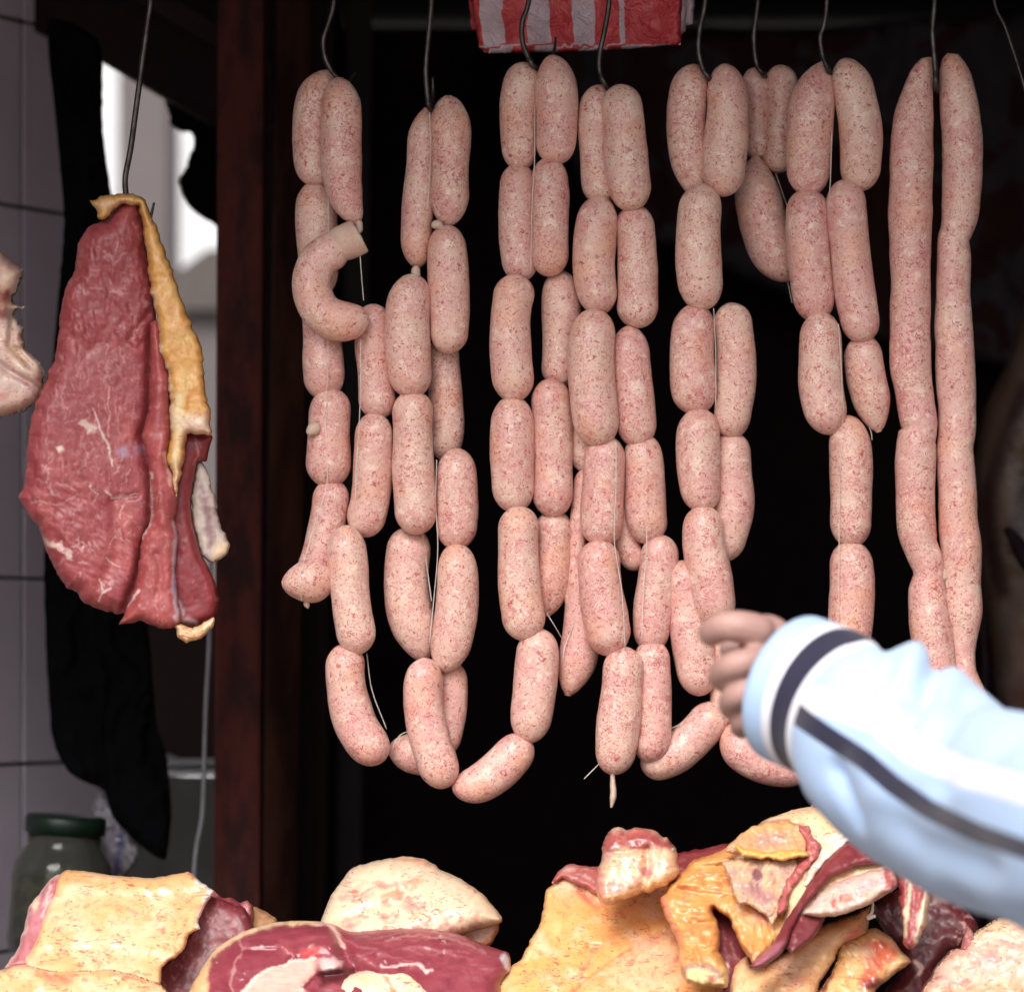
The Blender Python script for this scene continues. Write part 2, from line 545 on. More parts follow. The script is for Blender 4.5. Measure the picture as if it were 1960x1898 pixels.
def slab(name, poly, Y, mat, base, layers=(), tilt=(0.0, 0.0), front=0.012, back=0.02, round_=25, step=4.0, rag=1.5,
         bumps=(), noise=0.0015, nscale=22, parent=None, seed=1, sharp=False, wrinkle=None, warp=3.0, uattr=None, edge=None, pivot=None, sag=None, zones=()):
    """A thick piece with the given outline: rounded front and back skins meeting at its rim.
    tilt: metres of depth per picture unit in x and y (negative y-tilt = leans away at the top)."""
    o = outline(poly, step, rag, seed, sharp)
    lo, hi = o.min(axis=0), o.max(axis=0)
    gx, gy = np.meshgrid(np.arange(lo[0], hi[0], step), np.arange(lo[1], hi[1], step * 0.87))
    gx = gx + (np.arange(gx.shape[0]) % 2)[:, None] * step / 2
    pt = np.stack([gx.ravel(), gy.ravel()], axis=1)
    r = np.random.default_rng(seed)
    pt = pt + (r.random(pt.shape) - 0.5) * step * 0.25
    pt = pt[inside(pt, o)]
    if len(pt): pt = pt[seg_dist(pt, o, True) > step * 0.55]
    nb = len(o)
    allp = np.vstack([o, pt]) if len(pt) else o
    vo, eo, fo, ov, oe, of = delaunay_2d_cdt([Vector(q) for q in allp], [(i, (i + 1) % nb) for i in range(nb)], [], 1, 1e-4)
    q = np.array([tuple(v) for v in vo])
    tri = [tuple(t) for t in fo]
    dt = seg_dist(q, o, True)
    rim = dt < 1e-3
    dt[rim] = 0
    t = np.clip(dt / round_, 0, 1)
    prof = np.sqrt(np.maximum(0, 1 - (1 - t) ** 2))
    fr = front * prof
    hb = np.zeros(len(q))
    for ln, wd, dp in bumps:                      # dp > 0 raises a ridge, dp < 0 sinks a groove
        hb += dp * np.exp(-(seg_dist(q, ln) / wd) ** 2)
    if noise:
        hb += 0.55 * noise * fbm(q[:, 0] / (nscale * 1.5), q[:, 1] / (nscale * 1.5), seed + 60, 3)
    if step < 4.5:
        hb += 0.00022 * fbm(q[:, 0] / 9, q[:, 1] / 9, seed + 66, 2)
    if wrinkle:
        for ang, wl, amp in wrinkle:
            a = R(ang)
            u = q[:, 0] * math.cos(a) + q[:, 1] * math.sin(a); vv = -q[:, 0] * math.sin(a) + q[:, 1] * math.cos(a)
            wn = fbm(u / (wl * 4), vv / wl + 0.5 * fbm(u / wl / 2, vv / wl / 2, seed + 80), seed + 71, 3)
            hb += amp * np.sin(wn * 4.0)
    for zp, ang, wl, amp in zones:                # patches of torn or crumpled surface
        a = R(ang)
        u = q[:, 0] * math.cos(a) + q[:, 1] * math.sin(a); vv = -q[:, 0] * math.sin(a) + q[:, 1] * math.cos(a)
        hb += amp * fbm(u / (wl * 2.2), vv / wl, seed + 77, 3) * lam(np.clip(0.5 - sdist(q, zp) / 50, 0, 1))
    hb *= np.clip(dt / (round_ * 0.5), 0, 1) ** 0.7
    c0 = np.array(pivot) if pivot is not None else q.mean(axis=0)
    base_y = Y + tilt[0] * (q[:, 0] - c0[0]) + tilt[1] * (q[:, 1] - c0[1])
    if sag is not None: base_y = base_y + sag(q)
    Yf = base_y - fr - hb
    Yb = base_y + back * np.sqrt(np.maximum(0, 1 - (1 - np.clip(dt / (round_ * 1.3), 0, 1)) ** 2)) - hb * 0.3
    vf = np.array([P(a, b, y) for (a, b), y in zip(q, Yf)])
    bi = np.where(~rim)[0]
    mp = {int(i): int(i) for i in np.where(rim)[0]}
    vb = []
    for k2, i in enumerate(bi):
        mp[int(i)] = len(q) + k2
        vb.append(P(q[i, 0], q[i, 1], Yb[i]))
    V = np.vstack([vf, np.array(vb)]) if vb else vf
    n0 = np.zeros(3)
    faces = []
    for a, b, c in tri:
        nrm = np.cross(vf[b] - vf[a], vf[c] - vf[a])
        if nrm[1] > 0: a, b, c = a, c, b
        faces.append((a, b, c))
        g = (mp[a], mp[c], mp[b])
        if len({a, b, c} & set(g)) < 3: faces.append(g)
    ob = mesh_obj(name, V, faces, mat, parent)
    col = paint(q, list(layers), base, seed, warp)
    if edge:
        for wd, ec, al in edge:
            f = lam(np.clip(1.3 - dt / wd * (1 + 0.5 * fbm(q[:, 0] / 20, q[:, 1] / 20, seed + 90)), 0, 1)) * al
            col = col * (1 - f[:, None]) + np.array(ec)[None] * f[:, None]
    full = np.vstack([col, col[bi]])
    at = ob.data.color_attributes.new('albedo', 'FLOAT_COLOR', 'POINT')
    at.data.foreach_set('color', np.hstack([full, np.ones((len(full), 1))]).ravel())
    if uattr is not None:
        ua = ob.data.attributes.new('u', 'FLOAT', 'POINT')
        uq = uattr(q)
        ua.data.foreach_set('value', np.concatenate([uq, uq[bi]]))
    return ob

# ------------------------------------------------------------------ setting: ground, stall, street beyond the opening
gm = [(-150, -150, 0), (150, -150, 0), (150, 150, 0), (-150, 150, 0)]
tag(mesh_obj('ground', gm, [(0, 1, 2, 3)], M_GROUND, smooth=False), kind='structure')

stall = empty('market_stall', (0, 0.9, 0), 'dark wooden butcher stall with red and brown posts, open at the front', 'market stall')
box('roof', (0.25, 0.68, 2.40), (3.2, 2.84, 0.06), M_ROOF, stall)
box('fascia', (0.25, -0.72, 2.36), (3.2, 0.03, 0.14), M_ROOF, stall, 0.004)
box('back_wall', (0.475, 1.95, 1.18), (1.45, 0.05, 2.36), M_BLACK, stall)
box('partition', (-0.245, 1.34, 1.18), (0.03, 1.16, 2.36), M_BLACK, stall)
box('light_block_wall', (1.22, 0.60, 1.18), (0.04, 2.66, 2.36), M_DKRED, stall)  # out of view; set close and far forward to block side light
box('light_block_wall', (-1.12, -0.20, 1.18), (0.04, 1.10, 2.36), M_DKRED, stall)  # unseen wall added to cut side light and darken the sausage edges
rail = wire('hanging_rail', [(-500, -150, 0.0), (300, -150, 0.0), (1200, -150, 0.0), (2400, -150, 0.0)], 11, M_HOOK, stall, 12)

def post(name, x0, x1, Y, mat, lean=0.0, deep=0.05):
    """upright board between picture columns x0 and x1 at depth Y"""
    s = px2m(Y)
    wv = (x1 - x0) * s
    cx = ((x0 + x1) / 2 - CX) * s
    o = box(name, (cx, Y + deep / 2, 1.175), (wv, deep, 2.35), mat, stall, 0.004)
    o.rotation_euler = (0, R(lean), 0)
    return o
post('post', 408, 497, 0.50, M_RED, 0.25)
post('post', 500, 566, 0.66, M_BROWN, 0.9)
post('post', 572, 622, 0.95, M_DKRED, 0.5)
post('batten', 470, 600, 0.80, M_BLACK, 0.4, 0.02)  # added dark board, hides the bright gap between the posts
post('batten', 640, 690, 1.20, m_plain('grey_batten', (0.035, 0.028, 0.028), 0.7, scale=10), 0.7, 0.02)

def prism(name, poly, Y, deep, mat, parent, rag=0.0):
    o = outline(poly, 8 if rag else 1e9, rag, 3, True)
    n = len(o)
    v = [P(a, b, Y) for a, b in o] + [P(a, b, Y) + Vector((0, deep, 0)) for a, b in o]
    f = [tuple(range(n)), tuple(range(2 * n - 1, n - 1, -1))] + [(i, i + n, (i + 1) % n + n, (i + 1) % n) for i in range(n)]
    ob = mesh_obj(name, v, f, mat, parent, smooth=False)
    bm = bmesh.new(); bm.from_mesh(ob.data)
    bmesh.ops.recalc_face_normals(bm, faces=bm.faces[:])
    bmesh.ops.triangulate(bm, faces=[q for q in bm.faces if len(q.verts) > 4])
    bm.to_mesh(ob.data); bm.free()
    return ob
# slanting board over the side opening, and the wall under it
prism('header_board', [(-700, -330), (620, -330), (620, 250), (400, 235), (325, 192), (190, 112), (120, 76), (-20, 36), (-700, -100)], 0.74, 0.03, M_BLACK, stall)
prism('beam', [(150, -60), (250, -60), (520, 118), (520, 150)], 0.715, 0.02, M_ROOF, stall)
prism('wall_panel', [(150, 1170), (500, 1170), (500, 1478), (150, 1478)], 1.30, 0.03, M_DKRED, stall)
prism('wall_panel', [(150, 1486), (520, 1486), (520, 2600), (150, 2600)], 1.25, 0.03, M_GREYW, stall)

# tiled side wall, running back at an angle
tw = empty('tiled_wall', P(40, 1900, 0.74), 'grey glazed tile side wall at the left edge behind the hanging beef', 'wall')
ang = R(90 - 31)
dirv = Vector((math.cos(ang), math.sin(ang), 0)); nrm = Vector((math.sin(ang), -math.cos(ang), 0))
anchor = P(37, 1246, 0.727)
rot = Matrix.Rotation(ang, 3, 'Z')
TW, TH = 0.20, 0.1935
zr = P(37, 1107, 0.727).z                      # a horizontal joint
mid = anchor + dirv * (-0.285) - nrm * 0.0125
box('wall_base', (mid.x, mid.y, 1.2), (0.83, 0.03, 2.35), M_GROUT, tw, rot=rot)
tme = tme0 = None
for ci in range(-3, 1):
    for ri in range(-6, 5):
        c = anchor + dirv * ((ci + 0.5) * TW)
        z = zr + (ri + 0.5) * TH
        if z > 2.3 or z < 0.1: continue
        if tme is None:
            bm = box_data((0, 0, 0), (TW - 0.005, 0.010, TH - 0.0035), 0.0015, rot)
            tme = bpy.data.meshes.new('tile'); bm.to_mesh(tme); bm.free(); tme.materials.append(M_TILE)
        if ci == 0:                            # cut tiles at the free end of the wall
            c = anchor + dirv * 0.065
            if ri == -6: tme0 = None
            if tme0 is None:
                bm = box_data((0, 0, 0), (0.127, 0.010, TH - 0.0035), 0.0015, rot)
                tme0 = bpy.data.meshes.new('tile'); bm.to_mesh(tme0); bm.free(); tme0.materials.append(M_TILE)
        box('tile', (c.x, c.y, z), None, None, tw, me=tme0 if ci == 0 else tme).rotation_euler = (random.uniform(-.006, .006), 0, random.uniform(-.006, .006))

# street beyond the opening
bld = empty('street_building', P(300, 900, 8.5).xy.to_3d(), 'white street building with pale pillar seen through the side opening', 'building')
box('wall', (-1.2, 9.2, 2.2), (5.0, 0.2, 4.4), M_WHITE, bld)
box('ledge', (-1.2, 9.0, 2.55), (5.0, 0.2, 0.12), M_WHITE, bld)
s7 = px2m(6.5)
pilx = ((236 + 336) / 2 - CX) * s7
box('pillar', (pilx, 6.5, 1.8), (100 * s7, 0.3, 3.6), M_PILLAR, bld, 0.02)
box('capital', (pilx, 6.5, P(0, 150, 6.3).z + 0.30), (118 * s7, 0.40, 0.08), M_PILLAR, bld, 0.01)
s5 = px2m(5.0)
aw = empty('market_awning', P(355, 700, 5.0).xy.to_3d(), 'grey market awning over a pale box outside the opening', 'awning')
prism('canopy', [(305, 560), (345, 515), (395, 478), (470, 470), (470, 592), (305, 592)], 5.0, 0.6, M_AWN, aw)
prism('box_front', [(360, 596), (480, 596), (480, 1200), (360, 1200)], 5.05, 0.5, M_PILLAR, aw)

# ------------------------------------------------------------------ sausages
def link(name, pts, r, parent, dy=0.0, Y=0.0, ends='bb', seed=0, seg=28, n=52, lump=0.06):
    """One sausage. pts in picture units, r its half width, dy depth in half-widths (positive = farther)."""
    y0 = Y + dy * r * px2m(Y)
    pp = [(a[0], a[1], y0 + (a[2] * r * px2m(Y) if len(a) > 2 else 0.0)) for a in pts]
    def ext(a, b, k):                     # neighbouring links press into each other a little
        d = math.dist(a[:2], b[:2]) or 1
        return (a[0] + (a[0] - b[0]) / d * k, a[1] + (a[1] - b[1]) / d * k, a[2])
    if lump < 0.1:
        pp = [ext(pp[0], pp[1], 5 if ends[0] == 'b' else 1)] + pp[1:-1] + [ext(pp[-1], pp[-2], 5 if ends[1] == 'b' else 1)]
    w3 = [tuple(P(*a)) for a in pp]
    at, L = catmull(w3, n)
    rm = r * px2m(y0)
    u = (1 - np.cos(np.linspace(0, math.pi, n))) / 2
    u = 0.55 * u + 0.45 * np.linspace(0, 1, n)
    s = u * L
    p, _ = at(s)
    def cap(dist, kind):
        c = rm * {'b': 1.15, 't': 1.9, 'r': 1.45, 'o': 0.15}[kind]
        e = {'b': 2.05, 't': 1.65, 'r': 1.95, 'o': 4}[kind]
        x = np.clip(dist / c, 0, 1)
        return np.maximum(0.16, (1 - (1 - x) ** e) ** (1 / e))
    prof = cap(s, ends[0]) * cap(L - s, ends[1]) * (0.95 + 0.07 * np.sin(math.pi * s / L))
    th = np.arange(seg) / seg * 2 * math.pi
    q = s / rm
    nz = vnoise(q[:, None] * 0.55 + 0 * th, np.cos(th)[None] * 0.6 + 0 * q[:, None], np.sin(th)[None] * 0.6 + seed * 3.1, seed)
    nz2 = vnoise(q[:, None] * 0.5 + 0 * th, 0 * th[None] + 0 * q[:, None], seed * 1.7, seed + 5)
    nz3 = vnoise(q[:, None] * 2.2 + 0 * th, np.cos(th)[None] * 2 + 0 * q[:, None], np.sin(th)[None] * 2 + seed * 3.1, seed)
    pleat = np.exp(-np.minimum(s, L - s) / (0.28 * rm))[:, None] * 0.10 * np.sin(th[None] * 7 + seed + 1.5 * np.sin(th[None] * 2 + seed))
    mod = 1 + lump * nz + lump * 1.1 * nz2 + 0.012 * nz3 + pleat
    v, f = tube_data(p, rm * prof, seg, mod)
    return mesh_obj(name, v, f, M_SAUS, parent)

STR = []
def string(label, x, links, lines=(), Y=0.0, cat='sausages'):
    root = empty('sausage_string', P(x, 130, Y), label, cat, 'sausage strings hanging from the rail')
    for i, L in enumerate(links):
        pts, r = L[0], L[1]
        dy = L[2] if len(L) > 2 else 0
        ends = L[3] if len(L) > 3 else 'bb'
        link('sausage_link', pts, r, root, dy, Y, ends, seed=len(STR) * 40 + i)
    for ln in lines:
        rr = 0.85
        k = 'twine'
        wire(k, [(a, b, Y - (c if len(ln[0]) > 2 else 0.02)) for a, b, *cc in ln for c in [cc[0] if cc else 0.02]], rr, M_TWINE, root, 5, 24)
    STR.append(root)
    return root

string('leftmost string of sausages with one curled burst link and a knotted ball end', 640, [
    ([(630, 137), (606, 200), (601, 280), (607, 353)], 38, 0.3, 'rb'),
    ([(648, 150), (653, 220), (653, 300), (662, 375), (685, 428)], 37, -0.9, 'rt'),
    ([(604, 352), (605, 420), (608, 490), (612, 562)], 38, 0.6),
    ([(610, 560), (615, 620), (617, 690), (622, 760)], 39, 0.6),
    ([(664, 466), (640, 478), (608, 505), (597, 550), (612, 592), (650, 614), (706, 608)], 38, -1.2, 'br'),
    ([(634, 748), (630, 840), (627, 928)], 40, 0.4),
    ([(634, 922), (630, 980), (615, 1050), (596, 1115)], 36, 0.5),
    ([(640, 1106), (592, 1112), (541, 1117)], 46, -0.5, 'rr'),
    ([(714, 587), (716, 660), (721, 740), (726, 797)], 36, 0.3),
    ([(717, 795), (714, 880), (708, 960), (692, 1022)], 38, 0.1),
    ([(662, 1010), (666, 1090), (674, 1170), (686, 1247)], 38, -0.7),
    ([(660, 1237), (663, 1310), (683, 1390), (728, 1455)], 38, -0.4),
], [
    [(628, 345, .020), (629, 470, .012)],
    [(627, 620, .016), (628, 700, .010), (625, 760, .012), (624, 850, .010), (626, 925, .012), (600, 1010, .014), (580, 1080, .020)],
    [(687, 430, .03), (690, 500, .02), (696, 575, .02)],
    [(690, 650, .016), (690, 740, .016), (688, 800, .02), (682, 900, .022), (680, 960, .022)],
    [(702, 1250, .0), (712, 1320, .0), (740, 1395, .0)],
    [(582, 1075, .03), (572, 1110, .042), (578, 1150, .03)],
], 0.0)

s1 = STR[-1]
def extra(name, pts, r, parent, dy, ends='rr', Y=0.0, sd=5):
    o = link(name, pts, r, parent, dy, Y, ends, seed=sd, seg=14, n=22, lump=0.12)
    o.data.materials[0] = M_CASE
    return o
extra('casing_end', [(690, 449), (672, 459), (645, 474), (620, 494)], 34, s1, -1.36, 'or').data.materials[0] = M_CASE2
extra('knot', [(686, 420), (688, 436), (684, 446)], 7, s1, -5)
extra('burst_filling', [(612, 812), (596, 826), (592, 834)], 13, s1, -1.6)
extra('knot', [(584, 1148), (590, 1164)], 9, s1, -2.5, 'tt')
string('second string of sausages from the left, ending in two links touching at the bottom', 820, [
    ([(816, 208), (809, 280), (802, 370), (797, 450), (800, 511)], 30, 0.3, 'tr'),
    ([(858, 184), (860, 260), (861, 345), (858, 431)], 38, -0.2, 'rr'),
    ([(855, 436), (858, 520), (860, 600), (857, 672)], 37, -0.4),
    ([(792, 530), (781, 600), (781, 680), (790, 756)], 41, -0.6),
    ([(848, 650), (853, 740), (855, 820), (850, 876)], 32, 1.3),
    ([(790, 753), (791, 830), (793, 910), (797, 1018)], 41, -0.5),
    ([(874, 863), (876, 950), (872, 1047)], 39, -0.1),
    ([(790, 1014), (778, 1090), (784, 1170), (814, 1266)], 41, 0.6, 'bt'),
    ([(873, 1045), (877, 1120), (868, 1200), (848, 1284)], 40, -0.4, 'br'),
    ([(816, 1264), (808, 1330), (822, 1410), (852, 1503)], 39, -0.8),
    ([(860, 1270), (863, 1330), (852, 1400), (836, 1440)], 33, 0.8),
    ([(745, 1432), (790, 1441), (845, 1448)], 40, 0.9, 'rb'),
], [
    [(822, 215, .02), (824, 300, .014), (818, 400, .014)],
    [(798, 512, .01), (797, 540, .02)],
    [(836, 880, .012), (834, 960, .012), (838, 1050, .012), (830, 1150, .012), (822, 1230, .02)],
    [(808, 1015, 0), (818, 1090, 0), (826, 1150, .01)],
    [(750, 1430, 0), (768, 1405, 0), (800, 1395, 0)],
    [(856, 690, -.004), (857, 780, -.004), (856, 870, -.004)],
], 0.004)

s2 = STR[-1]
extra('knot', [(796, 508), (796, 520), (797, 538)], 9, s2, -1.5)
extra('knot', [(826, 434), (838, 430), (848, 438)], 9, s2, -2.0)
string('third string of sausages, whose lowest link swings out to the left at the bottom', 1020, [
    ([(1006, 125), (994, 190), (992, 260), (998, 321)], 36, 0.1),
    ([(1056, 107), (1065, 180), (1066, 250), (1060, 310)], 41, -0.3, 'rb'),
    ([(992, 318), (989, 390), (990, 470), (999, 534)], 35, 0.1),
    ([(1050, 307), (1053, 380), (1052, 460), (1050, 524)], 36, -0.2),
    ([(990, 530), (978, 600), (977, 680), (986, 764)], 41, -0.4),
    ([(1070, 523), (1075, 600), (1072, 680), (1070, 736)], 37, 0.7),
    ([(981, 763), (980, 850), (982, 920), (985, 975)], 42, -0.3),
    ([(1052, 730), (1057, 810), (1059, 900), (1057, 984)], 39, 0.0),
    ([(993, 973), (992, 1050), (995, 1130), (1005, 1221)], 41, -0.6),
    ([(1058, 980), (1059, 1060), (1053, 1120), (1046, 1178)], 38, 0.6, 'bt'),
    ([(1030, 1207), (1028, 1270), (1021, 1340), (1010, 1416)], 39, -0.4),
    ([(1008, 1415), (965, 1462), (920, 1498), (867, 1510)], 38, -0.3, 'br'),
], [
    [(1024, 200, .012), (1023, 310, .012), (1018, 400, .014), (1016, 520, .014)],
    [(1000, 1402, .0), (950, 1440, .0), (885, 1478, .0)],
    [(1046, 1172, .0), (1060, 1195, .0), (1076, 1222, -.01)],
], 0.0)

string('fourth string of sausages with a thin fat drip hanging from its lowest tip', 1160, [
    ([(1148, 168), (1143, 240), (1143, 310), (1151, 386)], 36, 0.3),
    ([(1186, 167), (1194, 240), (1200, 320), (1208, 399)], 40, -0.5),
    ([(1150, 381), (1140, 450), (1138, 520), (1148, 598)], 40, -0.1),
    ([(1213, 398), (1219, 470), (1220, 550), (1222, 623)], 38, 0.0),
    ([(1140, 596), (1130, 670), (1133, 750), (1148, 849)], 43, -0.6),
    ([(1203, 625), (1207, 700), (1214, 780), (1220, 851)], 38, 0.0, 'rb'),
    ([(1128, 780), (1120, 840), (1122, 900)], 30, 1.2),
    ([(1160, 838), (1155, 910), (1153, 970), (1151, 1041)], 41, -0.2),
    ([(1228, 834), (1233, 900), (1236, 970), (1241, 1036)], 39, 0.3),
    ([(1146, 1038), (1148, 1100), (1156, 1170), (1172, 1250)], 41, -0.5),
    ([(1264, 1028), (1260, 1090), (1251, 1160), (1245, 1242)], 36, 0.2),
    ([(1122, 1080), (1117, 1180), (1108, 1250), (1086, 1330)], 38, 0.9, 'bt'),
    ([(1116, 900), (1108, 1000), (1101, 1090), (1096, 1170)], 17, 1.8, 'rr'),
    ([(1186, 960), (1198, 1040), (1224, 1084)], 27, 1.3),
    ([(1194, 1242), (1190, 1320), (1182, 1400), (1172, 1477)], 39, -0.6),
    ([(1246, 1230), (1251, 1300), (1251, 1380), (1243, 1454)], 36, 0.0),
], [
    [(1179, 845, .026), (1179, 930, .026), (1176, 1036, .024), (1190, 1130, .028), (1197, 1245, .02)],
    [(1236, 850, .012), (1237, 950, .012), (1238, 1038, .012), (1232, 1120, .014), (1228, 1225, .014)],
    [(1108, 1170, 0), (1082, 1235, 0), (1078, 1260, 0)],
    [(1148, 1460, .01), (1130, 1478, .02), (1118, 1490, .02)],
], -0.006)
dr = STR[-1]
wire('fat_drip', [(1172, 1470, -0.018), (1173, 1500, -0.018), (1174, 1520, -0.018), (1170, 1545, -0.018)], [5, 4.5, 6, 6.5, 2], M_CASE, dr, 8)

string('fifth string of sausages, partly behind the pointing hand and swinging to its left', 1350, [
    ([(1332, 125), (1316, 190), (1314, 260), (1325, 330), (1334, 380)], 38, 0.2, 'rt'),
    ([(1386, 124), (1392, 200), (1390, 280), (1382, 371)], 41, -0.3, 'rb'),
    ([(1346, 357), (1338, 430), (1338, 510), (1345, 589)], 42, -0.5),
    ([(1332, 586), (1327, 650), (1327, 720), (1334, 789)], 42, -0.2),
    ([(1396, 585), (1408, 660), (1408, 740), (1396, 833)], 40, 0.1),
    ([(1338, 786), (1337, 860), (1340, 920), (1348, 974)], 41, -0.4),
    ([(1398, 831), (1402, 900), (1402, 980), (1384, 1068)], 37, 0.5),
    ([(1346, 972), (1347, 1040), (1360, 1110), (1370, 1195)], 41, -0.6),
    ([(1306, 1077), (1314, 1150), (1325, 1230), (1342, 1326)], 39, -0.1),
    ([(1388, 1180), (1388, 1260), (1388, 1330), (1384, 1384)], 28, 0.4),
    ([(1378, 1352), (1340, 1400), (1290, 1445), (1232, 1466)], 39, 0.3),
    ([(1398, 1386), (1425, 1440), (1490, 1466), (1562, 1464)], 39, -0.2, 'rr'),
], [
    [(1366, 590, .015), (1370, 680, .012), (1370, 780, .012)],
    [(1384, 1045, .0), (1390, 1080, .0), (1394, 1110, .0)],
    [(1340, 1352, .0), (1310, 1380, .0), (1282, 1395, .0)],
], 0.0)

string('short string of sausages with one bent torn link, hung behind its neighbours', 1462, [
    ([(1443, 135), (1450, 200), (1452, 300)], 29, 0.2),
    ([(1493, 130), (1497, 200), (1492, 260), (1488, 326)], 33, 0.0),
    ([(1446, 300), (1447, 345), (1455, 400), (1475, 470), (1512, 535)], 46, -0.2, 'tr'),
], [
    [(1484, 330, .0), (1498, 370, .0), (1512, 410, .0)],
    [(1508, 540, .0), (1512, 560, .0), (1516, 580, .0)],
], 0.045)

string('sixth hook string of sausages, ending in one single straight column behind the blue sleeve', 1590, [
    ([(1577, 120), (1554, 200), (1548, 280), (1548, 370)], 41, 0.1, 'tb'),
    ([(1614, 114), (1635, 180), (1647, 260), (1645, 361)], 40, -0.1, 'rb'),
    ([(1547, 367), (1545, 440), (1551, 530), (1566, 610)], 41, 0.0),
    ([(1616, 349), (1622, 430), (1632, 530), (1652, 651)], 40, -0.3),
    ([(1572, 602), (1569, 670), (1573, 750), (1592, 826)], 42, -0.4),
    ([(1648, 646), (1655, 700), (1665, 760), (1682, 826)], 37, 0.2, 'bt'),
    ([(1620, 800), (1627, 870), (1628, 950), (1628, 1042)], 40, -0.1),
    ([(1626, 1040), (1630, 1120), (1628, 1200), (1618, 1285)], 40, -0.1),
], [
    [(1592, 250, .01), (1590, 330, .012), (1586, 400, .014)],
    [(1605, 620, .02), (1611, 720, .02), (1612, 820, .016), (1608, 900, .018), (1606, 1040, .018), (1606, 1200, .018)],
    [(1664, 818, .0), (1668, 830, .0), (1669, 842, .0)],
], 0.0)

# the rope of two long unlinked lengths at the right
def edge_tube(name, rows, parent, Y, seed, seg=24):
    rows = np.array(rows, float)
    pts = np.stack([(rows[:, 1] + rows[:, 2]) / 2, rows[:, 0]], axis=1)
    hw = (rows[:, 2] - rows[:, 1]) / 2
    at, L = catmull(pts.tolist(), 10)
    n = 110
    s = np.linspace(0, L, n)
    q, u = at(s)
    rad = np.interp(u, np.arange(len(hw)), hw)
    rad = rad * (1 + 0.015 * vnoise(s / 30, 0 * s, seed, seed))
    w3 = np.array([tuple(P(a, b, Y)) for a, b in q])
    th = np.arange(seg) / seg * 2 * math.pi
    mod = 1 + 0.03 * vnoise((s / 40)[:, None] + 0 * th, np.cos(th)[None] + 0 * s[:, None], np.sin(th)[None] + seed, seed) \
            + 0.012 * vnoise((s / 9)[:, None] + 0 * th, np.cos(th)[None] * .4 + 0 * s[:, None], np.sin(th)[None] * .4 + seed, seed + 2)
    v, f = tube_data(w3, rad * px2m(Y), seg, mod)
    return mesh_obj(name, v, f, M_SAUS, parent)
rope = empty('sausage_rope', P(1790, 130, 0), 'pair of long lumpy unlinked sausage lengths hanging at the right', 'sausages')
edge_tube('sausage_length', [(112, 1778, 1788), (116, 1768, 1788), (124, 1757, 1788), (150, 1738, 1787), (220, 1713, 1787), (300, 1703, 1787), (400, 1701, 1785), (500, 1703, 1782), (545, 1706, 1781), (600, 1703, 1781),
    (700, 1704, 1783), (770, 1717, 1789), (812, 1724, 1796), (828, 1727, 1794), (842, 1717, 1792), (900, 1714, 1791), (1000, 1717, 1791), (1030, 1723, 1793), (1042, 1728, 1793), (1080, 1744, 1807), (1105, 1748, 1806), (1130, 1739, 1811),
    (1200, 1740, 1822), (1280, 1752, 1832), (1350, 1762, 1842), (1430, 1775, 1850)], rope, 0.0, 3)
edge_tube('sausage_length', [(108, 1800, 1816), (112, 1797, 1830), (120, 1796, 1841), (150, 1796, 1860), (220, 1799, 1877), (300, 1803, 1881), (400, 1803, 1875), (445, 1800, 1860), (458, 1796, 1855), (500, 1793, 1859), (560, 1792, 1856), (620, 1789, 1862),
    (700, 1790, 1868), (790, 1795, 1868), (840, 1796, 1866), (860, 1793, 1864), (950, 1795, 1870), (1000, 1796, 1872), (1050, 1799, 1880), (1110, 1803, 1877), (1170, 1806, 1882), (1215, 1815, 1872), (1250, 1819, 1866), (1290, 1819, 1870),
    (1350, 1835, 1895), (1430, 1850, 1915)], rope, 0.004, 9)
# crumbs of filling squeezed out between the two lengths
for i in range(8):
    y = 1085 + i * 16
    a = P(1806 + random.uniform(-7, 7) + i * 1.1, y + random.uniform(-6, 6), -0.004)
    bm = bmesh.new(); bmesh.ops.create_icosphere(bm, subdivisions=1, radius=0.0024 * random.uniform(.6, 1.5))
    for vv in bm.verts: vv.co.z *= 1.9; vv.co.y *= 0.6; vv.co += Vector([random.uniform(-.0004, .0004)] * 3)
    me = bpy.data.meshes.new('filling_crumb'); bm.to_mesh(me); bm.free(); me.materials.append(M_CASE)
    put(bpy.data.objects.new('filling_crumb', me), rope, a)

# ------------------------------------------------------------------ hooks
def hook(label, path, tip=None, r=5.0, Y=0.0):
    p0 = path[0]
    top = [(p0[0] + 14, -132, Y + .016), (p0[0] + 13, -158, Y + .012), (p0[0] + 8, -168, Y), (p0[0] + 4, -158, Y - .014), (p0[0] + 1, -100, Y - .01)]
    pts = top + [(a, b, Y + (c[0] if c else 0)) for a, b, *c in path]
    o = wire('meat_hook', pts, [2, r, r, r, r, r, r, r, r, r, r, r, r * .9, r * .4], M_HOOK, None, 10, 90)
    tag(o, label, 'meat hook', 'dark steel meat hooks on the rail')
    return o
hook('long bent steel hook spearing the hanging beef cut', [(288, 0), (283, 41), (272, 122), (261, 204), (250, 285), (240, 338), (241, 370), (247, 402), (259, 428, .0), (270, 442, .03), (284, 430, .05), (295, 388, .05)], r=5.5, Y=-0.05)
hook('curved dark hook over the leftmost sausage string', [(639, 0), (630, 41), (619, 76), (622, 109), (633, 133), (649, 152), (662, 160, .03), (680, 140, .04)], Y=-0.012)
hook('straight dark hook over the second sausage string', [(826, 0), (819, 82), (815, 136), (819, 190), (821, 205), (826, 208, .03), (829, 180, .04), (828, 146, .04)], Y=-0.012)
hook('dark hook in front of the left half of the striped bag', [(1012, 0), (1000, 41), (1000, 79), (1011, 109), (1021, 126), (1040, 135, .03), (1058, 110, .04), (1064, 72, .045)], Y=-0.012)
